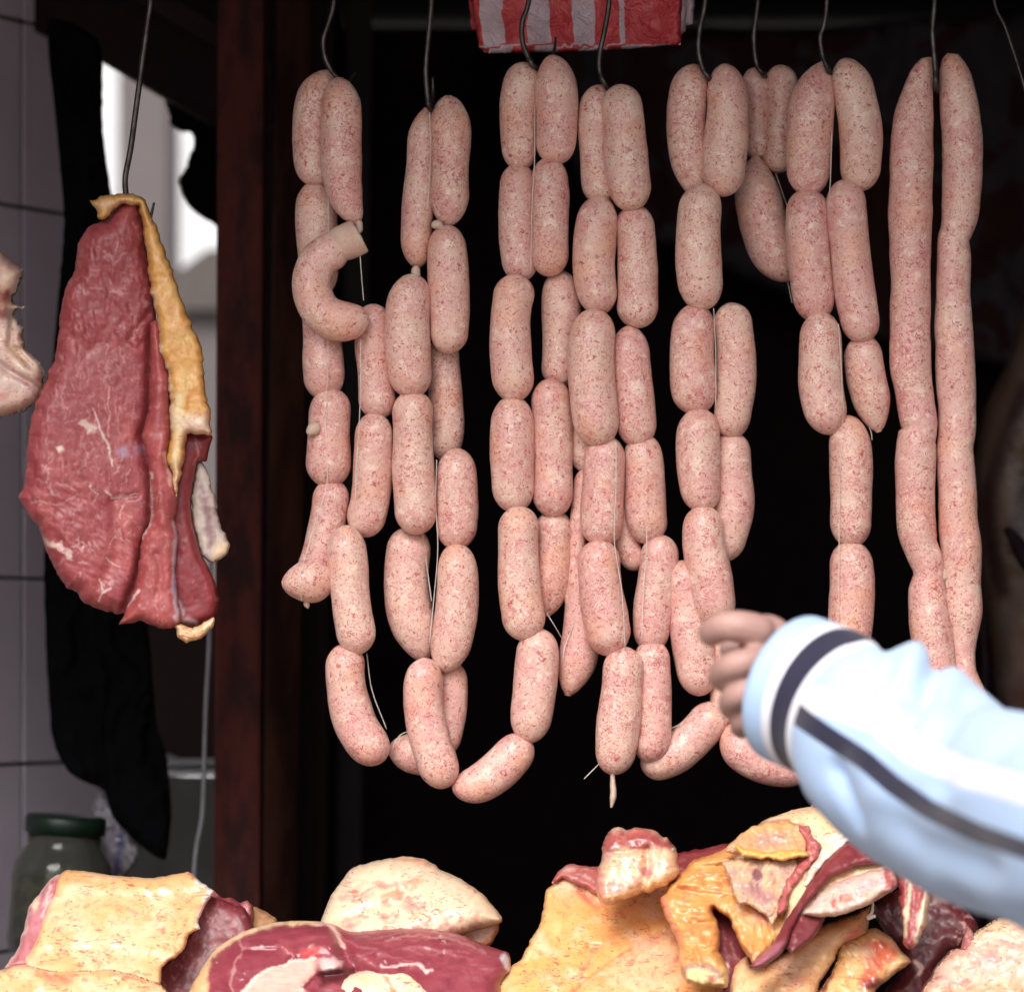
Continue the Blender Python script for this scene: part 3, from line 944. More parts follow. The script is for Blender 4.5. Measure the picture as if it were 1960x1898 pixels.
hook('dark hook in front of the right half of the striped bag', [(1166, 0), (1158, 54), (1148, 103), (1148, 136), (1159, 164), (1168, 175, .03), (1180, 160, .04)], Y=-0.02)
hook('dark hook just right of the striped bag', [(1350, 0), (1340, 54), (1337, 95), (1345, 130), (1358, 150), (1368, 150, .03), (1376, 130, .04)], Y=-0.012)
hook('dark hook set back over the short bent string', [(1451, 0), (1443, 68), (1448, 122), (1461, 142), (1468, 150, .03), (1474, 136, .04)], Y=0.03)
hook('brownish hook over the string that ends in a single column', [(1583, 0), (1577, 49), (1570, 71), (1574, 103), (1585, 134), (1594, 150, .03), (1602, 130, .04)], Y=-0.012)
hook('straight dark hook between the two long sausage lengths', [(1789, 0), (1785, 54), (1786, 82), (1790, 130), (1791, 165), (1792, 180, .03), (1793, 160, .04)], r=5.5, Y=-0.012)
o = wire('cord', [(1895, -150, 0.06), (1903, 0, 0.06), (1925, 55, 0.06), (1960, 165, 0.06), (2000, 320, 0.06)], 3.5, M_HOOK, None, 8)
tag(o, 'thin dark cord slanting down at the top right corner', 'cord')

# ------------------------------------------------------------------ striped plastic bags
def m_bag():
    k = NT('striped_plastic')
    u = k.n('ShaderNodeAttribute', attribute_name='u').outputs['Fac']
    fr = k.math('FRACT', u)
    st = k.ramp(k.math('ABSOLUTE', k.math('SUBTRACT', fr, 0.5)), 0.245, 0.255)
    half = k.ramp(k.math('ABSOLUTE', k.math('SUBTRACT', fr, 0.30)), 0.10, 0.085)
    c = k.mix(st, (0.48, 0.40, 0.45), (0.46, 0.018, 0.022))
    c = k.mix(k.math('MULTIPLY', half, 0.0), c, (0.45, 0.12, 0.15))
    v = k.vec()
    c = k.mix(k.math('MULTIPLY', k.noise(v, 30, 3), 0.35), c, (0.5, 0.12, 0.14))
    k.l(c, k.b.inputs['Base Color'])
    k.set(Roughness=0.3)
    k.b.inputs['Subsurface Weight'].default_value = 0.0
    k.b.inputs['Transmission Weight'].default_value = 0.0
    k.bump(k.math('ADD', k.noise(v, 45, 4, 0.6, 1.5), k.noise(v, 12, 2)), 0.8, 0.012)
    return k.m
M_BAG = m_bag()
bag = empty('plastic_bags', P(1115, -60, 0.06), 'stack of red and white striped plastic bags hanging at the top', 'plastic bags')
ub = lambda x0, per: (lambda q: (q[:, 0] - x0 + 5 * fbm(q[:, 0] / 60, q[:, 1] / 40, 5)) / per)
def ufront(q):
    x = q[:, 0] + 3 * fbm(q[:, 0] / 60, q[:, 1] / 30, 5) - 0.06 * (q[:, 1] - 60)
    u = np.interp(x, [800, 1140, 1187, 1189, 1197, 1199, 1330], [-2.155, 1.753, 2.2, 2.26, 2.74, 2.80, 3.2])
    return np.where(q[:, 1] > 88 + 4 * fbm(q[:, 0] / 90, q[:, 0] * 0, 3), u + 0.5 + 0.004 * q[:, 1], u)
slab('bag', [(895, -140), (1318, -140), (1305, -20), (1303, 86), (1200, 94), (1050, 100), (935, 103), (918, 92), (905, 30)], 0.045, M_BAG, (1, 1, 1), front=0.004, back=0.004, round_=14, step=6, rag=1.0,
     noise=0.004, nscale=40, parent=bag, seed=5, sharp=True, uattr=ufront)
slab('bag', [(880, -140), (1335, -140), (1330, -10), (1326, 46), (1310, 50), (1200, 60), (960, 68), (903, 58), (899, 20)], 0.062, M_BAG, (1, 1, 1), front=0.003, back=0.003, round_=14, step=7, rag=1.0,
     noise=0.004, nscale=40, parent=bag, seed=6, sharp=True, uattr=ub(905, 118))
slab('bag', [(890, -140), (1320, -140), (1312, 60), (1290, 80), (1100, 92), (950, 101), (925, 101), (915, 40)], 0.055, M_BAG, (1, 1, 1), front=0.003, back=0.003, round_=14, step=7, rag=1.0,
     noise=0.004, nscale=40, parent=bag, seed=8, sharp=True, uattr=ub(900, 95))

# ------------------------------------------------------------------ hanging beef cut
beef = empty('hanging_beef', P(250, 400, -0.05), 'large raw beef cut with yellow fat edge hanging from a hook at left', 'beef cut')
LR = (0.31, 0.060, 0.068); LR2 = (0.24, 0.030, 0.036); PALE = (0.55, 0.26, 0.25); WHT = (0.68, 0.50, 0.45); YEL = (0.66, 0.34, 0.10); YEL2 = (0.68, 0.42, 0.15)
main_edge = [(288, 624), (288, 706), (285, 788), (272, 834), (280, 855), (288, 910), (291, 978), (288, 1000), (272, 1033), (269, 1068), (261, 1120), (236, 1174)]
lean_poly = [(230, 390), (266, 388), (276, 435), (288, 516), (296, 560), (300, 619)] + [(a + 12, b) for a, b in main_edge] + \
    [(204, 1171), (163, 1152), (149, 1136), (130, 1125), (109, 1092), (90, 1054), (76, 1016), (54, 981), (35, 953), (47, 923), (52, 842), (65, 782), (87, 733), (106, 679), (111, 638), (120, 570), (141, 516), (149, 467), (160, 446), (179, 429), (201, 421), (217, 402)]
slab('lean_muscle', lean_poly, -0.045, M_LEAN, LR, [
    ('noise', 60, 90, -0.1, 0.9, (0.40, 0.085, 0.085), 0.7),
    ('noise', 16, 60, 0.25, 1.0, LR2, 0.6),
    ('poly', [(190, 430), (265, 420), (280, 560), (285, 640), (262, 665), (240, 640), (180, 670), (130, 640), (140, 540)], (0.27, 0.040, 0.048), 20, 0.6),
    ('noise', 7, 9, 0.55, 1.1, PALE, 0.35),
    ('dashes', 260, 34, 1.3, 88, 10, (0.43, 0.12, 0.12), 0.6, [(60, 620), (285, 620), (285, 1150), (60, 1000)]), ('dashes', 160, 34, 1.3, 88, 10, LR2, 0.6, [(60, 620), (285, 620), (285, 1150), (60, 1000)]), ('dashes', 150, 14, 1.6, 60, 90, (0.20, 0.024, 0.032), 0.6, [(140, 440), (285, 430), (285, 670), (120, 670)]), ('dashes', 70, 26, 1.5, 84, 22, PALE, 0.55, [(110, 660), (285, 660), (285, 900), (60, 900)]),
    ('dashes', 40, 22, 1.5, 70, 70, WHT, 0.5, [(60, 880), (285, 880), (260, 1150), (120, 1100)]),
    ('dashes', 26, 18, 2.0, 60, 90, PALE, 0.6, [(150, 450), (270, 450), (285, 660), (130, 660)]),
    ('line', [(176, 780), (190, 822), (208, 860), (216, 890)], 2.2, WHT, 0.8),
    ('line', [(208, 740), (209, 790), (205, 820)], 1.6, PALE, 0.8),
    ('poly', [(150, 812), (165, 800), (178, 815), (188, 822), (170, 828)], WHT, 4, 0.8),
    ('poly', [(108, 855), (120, 852), (124, 862), (112, 868)], (0.75, 0.6, 0.5), 3, 0.9),
    ('poly', [(222, 862), (240, 852), (250, 870), (235, 878)], (0.42, 0.28, 0.40), 6, 0.7),
    ('poly', [(255, 852), (275, 850), (278, 866), (258, 870)], (0.42, 0.26, 0.36), 6, 0.5),
    ('line', [(205, 940), (215, 952), (240, 950), (262, 945)], 3, WHT, 0.7),
    ('line', [(110, 925), (135, 930), (150, 945), (120, 965), (60, 960)], 2, PALE, 0.6),
    ('line', [(70, 1015), (85, 1038), (110, 1045), (134, 1064)], 6, WHT, 0.75),
    ('line', [(188, 1150), (200, 1132), (212, 1125)], 2, WHT, 0.8), ('line', [(192, 1112), (196, 1130)], 1.6, WHT, 0.7),
    ('noise', 30, 12, 0.5, 1.2, LR2, 0.5),
], front=0.024, back=0.012, round_=40, step=2.7, rag=2.5, parent=beef, seed=11, noise=0.0014, nscale=40, tilt=(0.00004, 0.00002),
    zones=[([(190, 430), (265, 420), (285, 640), (262, 665), (180, 670), (125, 640), (140, 530)], 80, 11, 0.0012), ([(40, 940), (150, 920), (230, 1010), (260, 1130), (200, 1165), (80, 1040)], 30, 14, 0.0009), ([(60, 760), (285, 660), (285, 940), (60, 930)], 88, 7, 0.0003)],
    bumps=[([(265, 660), (250, 650), (285, 600)], 9, -0.005), ([(240, 640), (262, 662), (280, 620)], 16, 0.003), ([(195, 655), (165, 672), (130, 640)], 12, -0.002), ([(220, 960), (225, 1060), (190, 1120)], 14, -0.003),
    ([(60, 960), (110, 975), (150, 960)], 13, -0.0022), ([(262, 948), (215, 958)], 6, -0.0025), ([(80, 1000), (140, 1075), (150, 1130)], 13, -0.002),
    ([(288, 624), (285, 788), (272, 834), (288, 910), (288, 1000), (265, 1100), (240, 1165)], 9, -0.007)],
    edge=[(7, (0.42, 0.10, 0.095), 0.6)])
slab('lean_fold', [(284, 618), (304, 615), (316, 680), (324, 720), (329, 828), (322, 874), (333, 910), (341, 950), (335, 995), (341, 1027), (336, 1076), (339, 1136), (348, 1188), (326, 1203), (296, 1199), (272, 1189), (253, 1193), (228, 1194), (239, 1174)] + [(a - 2, b) for a, b in reversed(main_edge[:-1])],
    -0.058, M_LEAN, (0.36, 0.070, 0.070), [
    ('noise', 30, 50, 0.0, 0.9, LR2, 0.45), ('noise', 6, 6, 0.4, 1.0, PALE, 0.35),
    ('line', [(288, 905), (291, 978), (287, 1002), (272, 1030)], 3.0, WHT, 0.9), ('line', [(266, 1130), (246, 1158)], 2.5, WHT, 0.9),
    ('line', [(336, 1000), (338, 1030), (332, 1076), (336, 1136), (338, 1185)], 5, (0.55, 0.40, 0.45), 0.85), ('line', [(336, 1060), (338, 1100), (335, 1130)], 4, (0.36, 0.30, 0.48), 0.6),
    ('dashes', 40, 10, 1.2, 90, 60, LR2, 0.6), ('dashes', 14, 12, 1.2, 80, 40, WHT, 0.4),
    ('line', [(316, 870), (328, 930)], 4, WHT, 0.6)], front=0.016, back=0.012, round_=22, step=3.4, rag=1.5, parent=beef, seed=12, noise=0.0014, nscale=18,
    bumps=[([(300, 1060), (310, 1100), (300, 1140)], 7, -0.002), ([(312, 850), (300, 900), (312, 1000)], 12, 0.003)])
slab('dark_flap', [(340, 824), (404, 832), (402, 852), (396, 882), (380, 885), (370, 923), (366, 973), (372, 1008), (386, 1062), (408, 1103), (419, 1147), (410, 1180), (375, 1198), (335, 1195), (318, 1136), (318, 1068), (316, 1000), (322, 940), (334, 883)],
    -0.040, M_LEAN, (0.21, 0.020, 0.026), [('noise', 20, 50, 0.1, 1.0, (0.30, 0.04, 0.05), 0.6), ('line', [(376, 838), (378, 866), (370, 890)], 2, PALE, 0.6), ('dashes', 12, 14, 1.2, 90, 40, PALE, 0.4),
     ('line', [(340, 1150), (350, 1185), (375, 1192)], 6, (0.5, 0.36, 0.4), 0.7)], front=0.016, back=0.012, round_=20, step=3.4, rag=1.0, parent=beef, seed=13, noise=0.0012)
slab('membrane_flap', [(376, 883), (394, 892), (408, 937), (424, 1008), (439, 1041), (424, 1067), (405, 1080), (386, 1062), (371, 1008), (366, 962), (371, 923)], -0.036, M_LEAN, (0.50, 0.40, 0.35), [
    ('poly', [(385, 925), (398, 940), (408, 1000), (412, 1030), (400, 1050), (392, 1000), (385, 960)], (0.20, 0.08, 0.10), 7, 0.8), ('poly', [(412, 1035), (440, 1035), (430, 1068), (402, 1078)], (0.72, 0.52, 0.34), 6, 0.85),
    ('line', [(405, 920), (415, 960), (428, 1010)], 4, (0.7, 0.55, 0.45), 0.6)], front=0.008, back=0.006, round_=12, step=3.4, rag=3, parent=beef, seed=14, noise=0.002)
slab('fat_edge', [(171, 387), (190, 378), (217, 372), (245, 371), (272, 378), (284, 399), (299, 435), (315, 473), (333, 525), (356, 595), (386, 664), (388, 690), (391, 722), (405, 815), (402, 834), (359, 830), (351, 883), (337, 950), (329, 910), (318, 874), (326, 828), (321, 720), (304, 668), (302, 619), (289, 557), (284, 516), (272, 435), (264, 395), (236, 392), (215, 402), (201, 421), (188, 419), (185, 405)],
    -0.066, M_FATW, YEL, [('noise', 16, 40, 0.0, 0.9, YEL2, 0.8), ('noise', 10, 26, 0.35, 1.0, (0.55, 0.22, 0.05), 0.7),
    ('poly', [(176, 386), (245, 378), (262, 388), (235, 395), (215, 400), (200, 412)], (0.62, 0.38, 0.24), 5, 0.6),
    ('line', [(292, 560), (306, 668), (324, 720), (328, 820)], 5, (0.72, 0.52, 0.36), 0.8), ('line', [(330, 820), (345, 760), (335, 900), (336, 945)], 8, (0.72, 0.55, 0.32), 0.8), ('poly', [(335, 800), (405, 790), (404, 834), (355, 835)], (0.68, 0.52, 0.42), 14, 0.8)],
    front=0.014, back=0.008, round_=16, step=3.2, rag=2.5, parent=beef, seed=15, noise=0.0010, nscale=30, wrinkle=[(72, 26, 0.0005)])
slab('fat_tip', [(326, 1190), (353, 1196), (375, 1200), (408, 1180), (411, 1193), (391, 1217), (359, 1231), (342, 1220), (335, 1203)], -0.06, M_FAT, (0.72, 0.50, 0.28), [('noise', 12, 12, 0.1, 0.8, (0.66, 0.36, 0.16), 0.6)], front=0.008, back=0.006, round_=10, step=3.4, rag=2, parent=beef, seed=16)

bone = empty('hanging_bone', P(-20, 500, -0.02), 'pale meaty bone joint cut off by the left edge of view', 'bone joint')
slab('joint', [(-110, 430), (-40, 470), (0, 481), (16, 492), (30, 503), (46, 514), (46, 532), (38, 551), (26, 566), (26, 581), (47, 586), (30, 595), (28, 602), (44, 630), (49, 668), (79, 695), (87, 722), (82, 750), (65, 774), (41, 790), (0, 801), (-90, 800), (-150, 700), (-150, 500)], -0.03, M_FAT, (0.60, 0.42, 0.36), [
    ('noise', 20, 20, 0.0, 0.8, (0.66, 0.50, 0.42), 0.8), ('poly', [(-40, 535), (18, 545), (22, 580), (15, 610), (-40, 625)], (0.22, 0.025, 0.03), 7, 0.9), ('poly', [(-40, 470), (40, 500), (45, 530), (-40, 530)], (0.44, 0.24, 0.23), 8, 0.7),
    ('line', [(0, 640), (20, 670), (45, 700)], 6, (0.62, 0.36, 0.22), 0.6), ('line', [(-10, 690), (20, 712), (60, 745)], 4, (0.5, 0.36, 0.38), 0.7), ('poly', [(-20, 755), (20, 750), (15, 762), (-20, 768)], (0.4, 0.08, 0.06), 5, 0.6),
    ('dashes', 14, 6, 1.5, 40, 90, (0.3, 0.14, 0.1), 0.6, [(40, 690), (85, 700), (85, 760), (40, 740)])], front=0.03, back=0.03, round_=30, step=3.6, rag=2.5, parent=bone, seed=21, noise=0.003, nscale=34,
    bumps=[([(25, 610), (20, 660), (60, 700)], 7, -0.008), ([(45, 640), (50, 670), (80, 700)], 8, 0.006), ([(-10, 690), (20, 712), (80, 745)], 6, -0.008)])
hook('dark hook holding the bone joint beyond the left edge', [(-110, 0), (-112, 150), (-115, 300), (-112, 420), (-105, 450), (-96, 470, .02)], Y=-0.03)

# ------------------------------------------------------------------ counter and the meat piled on it
ctr = empty('counter', (0.1, -0.1, 0), 'wooden butcher counter under the pile of meat', 'counter')
box('counter_top', (0.05, -0.05, 1.165), (2.2, 0.62, 0.04), M_WOOD, ctr, 0.004)
box('front_panel', (0.1, -0.33, 0.57), (1.9, 0.03, 1.14), M_BROWN, ctr, 0.003)
FAT = (0.72, 0.435, 0.215); FATP = (0.76, 0.56, 0.38); FATO = (0.74, 0.34, 0.09); BLOOD = (0.42, 0.07, 0.05); LEAN = (0.34, 0.065, 0.080); DARK = (0.13, 0.018, 0.022); CREAM = (0.76, 0.57, 0.40)
LT = -0.00042      # leans back about 45 degrees

def meat(name, label, cat, at):
    return empty(name, at, label, cat, 'raw meat piled on the counter')

# left: fat-covered brisket
b1 = meat('brisket', 'thick brisket with a smooth yellow fat face and white rim at lower left', 'beef cut', P(230, 1890, -0.16))
slab('lean_side', [(116, 1672), (98, 1681), (76, 1708), (57, 1733), (46, 1774), (33, 1817), (8, 1852), (60, 1850), (90, 1800), (112, 1720)], -0.12, M_LEAN, (0.40, 0.13, 0.15), [('noise', 10, 40, 0.1, .8, LEAN, 0.7), ('dashes', 20, 40, 2.5, 110, 12, WHT, 0.6), ('poly', [(60, 1728), (72, 1712), (76, 1730), (62, 1745)], FATP, 5, 0.8)],
     tilt=(0, LT * .8), front=0.012, back=0.03, round_=14, parent=b1, seed=31, rag=1.5, edge=[(5, (0.7, 0.5, 0.42), 0.6)])
slab('lean_side', [(380, 1720), (404, 1716), (430, 1722), (470, 1740), (485, 1790), (420, 1850), (385, 1930), (290, 1930), (296, 1850), (345, 1800)], -0.105, M_LEAN, (0.15, 0.020, 0.028), [('noise', 12, 40, 0.1, .8, (0.20, 0.03, 0.038), 0.7), ('dashes', 30, 16, 1.5, 60, 10, PALE, 0.55), ('noise', 5, 9, .6, 1.2, PALE, .3)],
     tilt=(0, LT * .5), front=0.014, back=0.03, round_=18, parent=b1, seed=32)
slab('fat_layer', [(114, 1673), (136, 1665), (231, 1676), (293, 1680), (361, 1669), (380, 1684), (409, 1704), (400, 1719), (381, 1757), (383, 1778), (364, 1786), (348, 1822), (309, 1850), (302, 1890), (180, 1890), (50, 1850), (68, 1803), (82, 1763), (103, 1708)], -0.135, M_FAT, FAT, [
    ('noise', 60, 40, -0.2, 0.8, (0.75, 0.50, 0.30), 0.8), ('poly', [(112, 1670), (170, 1672), (170, 1690), (115, 1695)], (0.62, 0.30, 0.10), 12, 0.7), ('poly', [(230, 1678), (360, 1670), (370, 1684), (240, 1700)], (0.74, 0.40, 0.16), 12, 0.5),
    ('line', [(378, 1684), (408, 1704), (396, 1722), (382, 1757), (386, 1780)], 8, (0.85, 0.80, 0.76), 0.95), ('poly', [(95, 1750), (140, 1745), (160, 1790), (110, 1800)], (0.62, 0.48, 0.32), 20, 0.4), ('poly', [(305, 1775), (317, 1770), (314, 1784), (308, 1788)], (0.65, 0.10, 0.06), 3, 0.9), ('line', [(300, 1755), (320, 1750)], 2.5, (0.62, 0.2, 0.1), 0.8),
    ('dashes', 40, 12, 2.2, 150, 40, (0.50, 0.14, 0.08), 0.8), ('dashes', 14, 9, 1.6, 160, 30, (0.22, 0.10, 0.07), 0.7), ('noise', 40, 16, 0.1, .9, (0.74, 0.36, 0.13), 0.45), ('line', [(176, 1730), (186, 1723), (192, 1718)], 1.5, (0.4, 0.15, 0.1), 0.7), ('noise', 22, 18, 0.5, 1.1, (0.74, 0.34, 0.14), 0.6)],
    tilt=(0, LT), front=0.010, back=0.05, round_=11, step=2.9, parent=b1, seed=33, noise=0.0030, nscale=50, bumps=[([(60, 1830), (200, 1815), (310, 1840)], 16, -0.003), ([(110, 1690), (240, 1700), (380, 1690)], 14, 0.003)])
b2 = meat('fat_trimming', 'flat yellow fat trimming with a red stain at the bottom left corner', 'fat trimming', P(130, 1905, -0.22))
slab('fat_layer', [(-60, 1862), (0, 1855), (19, 1850), (49, 1844), (109, 1858), (217, 1855), (258, 1864), (299, 1878), (322, 1900), (322, 1945), (-60, 1945)], -0.20, M_FAT, (0.73, 0.44, 0.22), [('poly', [(65, 1858), (105, 1856), (150, 1866), (135, 1885), (90, 1880)], (0.58, 0.13, 0.07), 10, 0.8), ('noise', 25, 12, 0.0, 0.9, (0.75, 0.50, 0.30), 0.8), ('dashes', 30, 14, 2.4, 10, 30, BLOOD, 0.7), ('noise', 30, 14, .1, .9, (0.74, 0.34, 0.14), 0.5), ('line', [(230, 1862), (300, 1882)], 3, (0.55, 0.15, 0.12), 0.6)],
     tilt=(0, LT), front=0.016, back=0.03, round_=12, step=3.0, parent=b2, seed=34, noise=0.003, nscale=26)
b3 = meat('rib_tip', 'small red rib tip with white bone streaks behind the brisket', 'rib piece', P(475, 1820, -0.03))
slab('lean', [(400, 1705), (424, 1718), (440, 1715), (462, 1728), (476, 1722), (484, 1742), (486, 1800), (430, 1840), (395, 1800)], -0.055, M_LEAN, (0.26, 0.04, 0.05), [('line', [(440, 1755), (448, 1775), (446, 1795)], 4, WHT, 0.8), ('line', [(455, 1765), (462, 1780), (470, 1790)], 6, (0.66, 0.55, 0.5), 0.9), ('dashes', 16, 16, 2, 75, 25, WHT, 0.6), ('poly', [(462, 1728), (478, 1722), (480, 1745), (468, 1745)], (0.6, 0.25, 0.24), 4, 0.7)], tilt=(0, LT * .6), front=0.014, back=0.03, round_=16, parent=b3, seed=35, rag=3, noise=0.003, nscale=10)
slab('rind', [(478, 1738), (510, 1744), (532, 1760), (530, 1790), (480, 1810)], -0.045, M_FATW, (0.34, 0.18, 0.09), [('dashes', 20, 22, 1.6, 20, 25, (0.2, 0.07, 0.04), 0.6), ('noise', 8, 6, 0, .8, (0.5, 0.3, 0.16), 0.6)], tilt=(0, LT), front=0.01, back=0.03, round_=12, parent=b3, seed=36, rag=2)

# centre: round muscle and fat lump
c1 = meat('topside_cut', 'dark red rounded beef cut with a pale cut face and thin fat rim', 'beef cut', P(660, 1895, -0.2))
slab('muscle', [(352, 1945), (361, 1898), (388, 1849), (414, 1814), (463, 1783), (526, 1765), (590, 1761), (625, 1765), (649, 1772), (674, 1781), (730, 1777), (800, 1775), (870, 1784), (919, 1804), (947, 1814), (974, 1823), (978, 1856), (960, 1880), (930, 1945)], -0.165, M_LEANX, (0.235, 0.036, 0.052), [
    ('noise', 50, 16, -0.1, 0.9, (0.30, 0.062, 0.078), 0.7), ('noise', 24, 8, 0.35, 1.0, (0.17, 0.02, 0.032), 0.6),
    ('line', [(352, 1930), (361, 1898), (388, 1849), (414, 1814), (463, 1783), (526, 1765), (590, 1761), (625, 1764)], 8, (0.76, 0.53, 0.31), 0.95), ('poly', [(350, 1940), (361, 1898), (388, 1849), (400, 1850), (398, 1900), (392, 1940)], (0.74, 0.46, 0.24), 6, 0.9),
    ('line', [(605, 1764), (632, 1772), (650, 1790), (656, 1812)], 4, (0.7, 0.42, 0.36), 0.9), ('line', [(455, 1800), (467, 1817), (452, 1842), (440, 1877), (446, 1900)], 2.4, (0.48, 0.22, 0.22), 0.7), ('line', [(467, 1817), (500, 1822), (530, 1818)], 2, (0.2, 0.02, 0.03), 0.8),
    ('line', [(540, 1858), (560, 1830), (543, 1812)], 1.8, PALE, 0.6), ('poly', [(575, 1818), (600, 1812), (622, 1815), (610, 1830), (580, 1832)], (0.5, 0.05, 0.05), 5, 0.8),
    ('poly', [(463, 1930), (463, 1898), (484, 1874), (526, 1849), (568, 1837), (604, 1836), (606, 1858), (575, 1884), (592, 1898), (580, 1930)], (0.74, 0.40, 0.33), 4, 0.95), ('line', [(463, 1898), (484, 1874), (526, 1849), (568, 1837), (604, 1834)], 3, (0.8, 0.6, 0.52), 0.8),
    ('poly', [(605, 1836), (640, 1832), (655, 1838), (652, 1850), (615, 1858)], (0.66, 0.42, 0.40), 5, 0.9), ('poly', [(620, 1858), (655, 1846), (690, 1862), (650, 1880), (610, 1890)], (0.09, 0.012, 0.015), 6, 0.9),  # near-black patch paints the shade inside the hollow
    ('dashes', 20, 60, 1.4, 8, 14, (0.42, 0.15, 0.16), 0.5, [(660, 1785), (960, 1800), (970, 1860), (680, 1850)]), ('line', [(740, 1800), (800, 1788), (880, 1800), (930, 1825)], 2.0, (0.50, 0.22, 0.22), 0.6), ('line', [(730, 1850), (770, 1845), (800, 1846), (815, 1860), (826, 1855)], 3, (0.75, 0.5, 0.46), 0.9),
    ('line', [(965, 1830), (976, 1850)], 8, (0.6, 0.55, 0.58), 0.8), ('dashes', 12, 20, 2.4, 50, 12, (0.2, 0.03, 0.05), 0.7, [(860, 1860), (940, 1860), (930, 1900), (850, 1900)]), ('dashes', 20, 3, 1.3, 0, 90, (0.8, 0.6, 0.55), 0.7)],
    tilt=(0, LT), front=0.03, back=0.05, round_=55, parent=c1, seed=41, noise=0.002, nscale=30, step=3.4, rag=0.8, bumps=[
    ([(650, 1775), (656, 1815), (668, 1840), (700, 1862)], 14, -0.012), ([(467, 1818), (530, 1818)], 6, -0.004), ([(600, 1790), (640, 1800)], 24, 0.006), ([(606, 1838), (606, 1858), (580, 1884)], 6, 0.004), ([(720, 1830), (800, 1815), (900, 1840)], 8, -0.003), ([(620, 1868), (680, 1862)], 9, -0.012)])
slab('fat_seam', [(600, 1945), (625, 1893), (660, 1870), (700, 1855), (760, 1849), (790, 1858), (812, 1880), (840, 1900), (860, 1945)], -0.20, M_FAT, (0.76, 0.60, 0.44), [('noise', 18, 14, 0, .8, (0.74, 0.46, 0.24), 0.7), ('line', [(735, 1868), (750, 1890), (760, 1900)], 3, (0.5, 0.16, 0.08), 0.8), ('dashes', 14, 14, 2, 60, 50, (0.66, 0.3, 0.16), 0.6)], tilt=(0, LT), front=0.014, back=0.02, round_=18, parent=c1, seed=42, noise=0.002, nscale=24, rag=1.5)
c2 = meat('fat_lump', 'cream coloured dome of beef fat with pink flecks behind the red cut', 'fat lump', P(790, 1800, -0.08))
slab('fat', [(600, 1830), (612, 1765), (624, 1735), (638, 1708), (668, 1667), (690, 1654), (739, 1643), (785, 1638), (809, 1643), (831, 1653), (845, 1665), (869, 1675), (910, 1700), (932, 1719), (961, 1757), (955, 1768), (900, 1782), (840, 1800), (760, 1830)], -0.085, M_FAT, CREAM, [
    ('noise', 40, 40, -0.1, .9, (0.82, 0.61, 0.41), 0.8), ('dashes', 46, 26, 3.5, 170, 25, (0.56, 0.17, 0.16), 0.75, [(650, 1690), (800, 1680), (800, 1780), (640, 1785)]), ('dashes', 130, 6, 2.3, 0, 90, (0.58, 0.16, 0.17), 0.8, [(770, 1720), (930, 1740), (920, 1785), (790, 1780)]),
    ('dashes', 18, 16, 2.5, 150, 40, (0.66, 0.30, 0.22), 0.5, [(690, 1650), (900, 1660), (930, 1740), (760, 1740)]), ('line', [(757, 1690), (762, 1710), (765, 1720)], 4, (0.6, 0.2, 0.17), 0.7), ('line', [(784, 1720), (790, 1735), (798, 1738)], 4, (0.6, 0.16, 0.16), 0.7), ('poly', [(655, 1765), (672, 1760), (680, 1785), (660, 1790)], (0.62, 0.24, 0.24), 6, 0.7), ('dashes', 20, 3, 1.4, 0, 90, (0.3, 0.1, 0.1), 0.6), ('noise', 14, 14, .45, 1.1, (0.78, 0.48, 0.30), 0.5)],
    tilt=(0, LT * .9), front=0.034, back=0.06, round_=60, parent=c2, seed=43, noise=0.003, nscale=34, rag=1.2, bumps=[([(650, 1700), (760, 1690), (800, 1740)], 14, -0.004), ([(725, 1700), (730, 1775)], 10, 0.004), ([(640, 1760), (740, 1730)], 9, -0.003)])
slab('underside', [(760, 1760), (870, 1770), (920, 1764), (954, 1758), (950, 1790), (930, 1812), (860, 1825), (770, 1820)], -0.085, M_FATW, (0.46, 0.20, 0.10), [('noise', 14, 10, 0, .8, (0.3, 0.09, 0.05), 0.7)], tilt=(0, LT * .2), front=0.008, back=0.04, round_=12, parent=c2, seed=44)

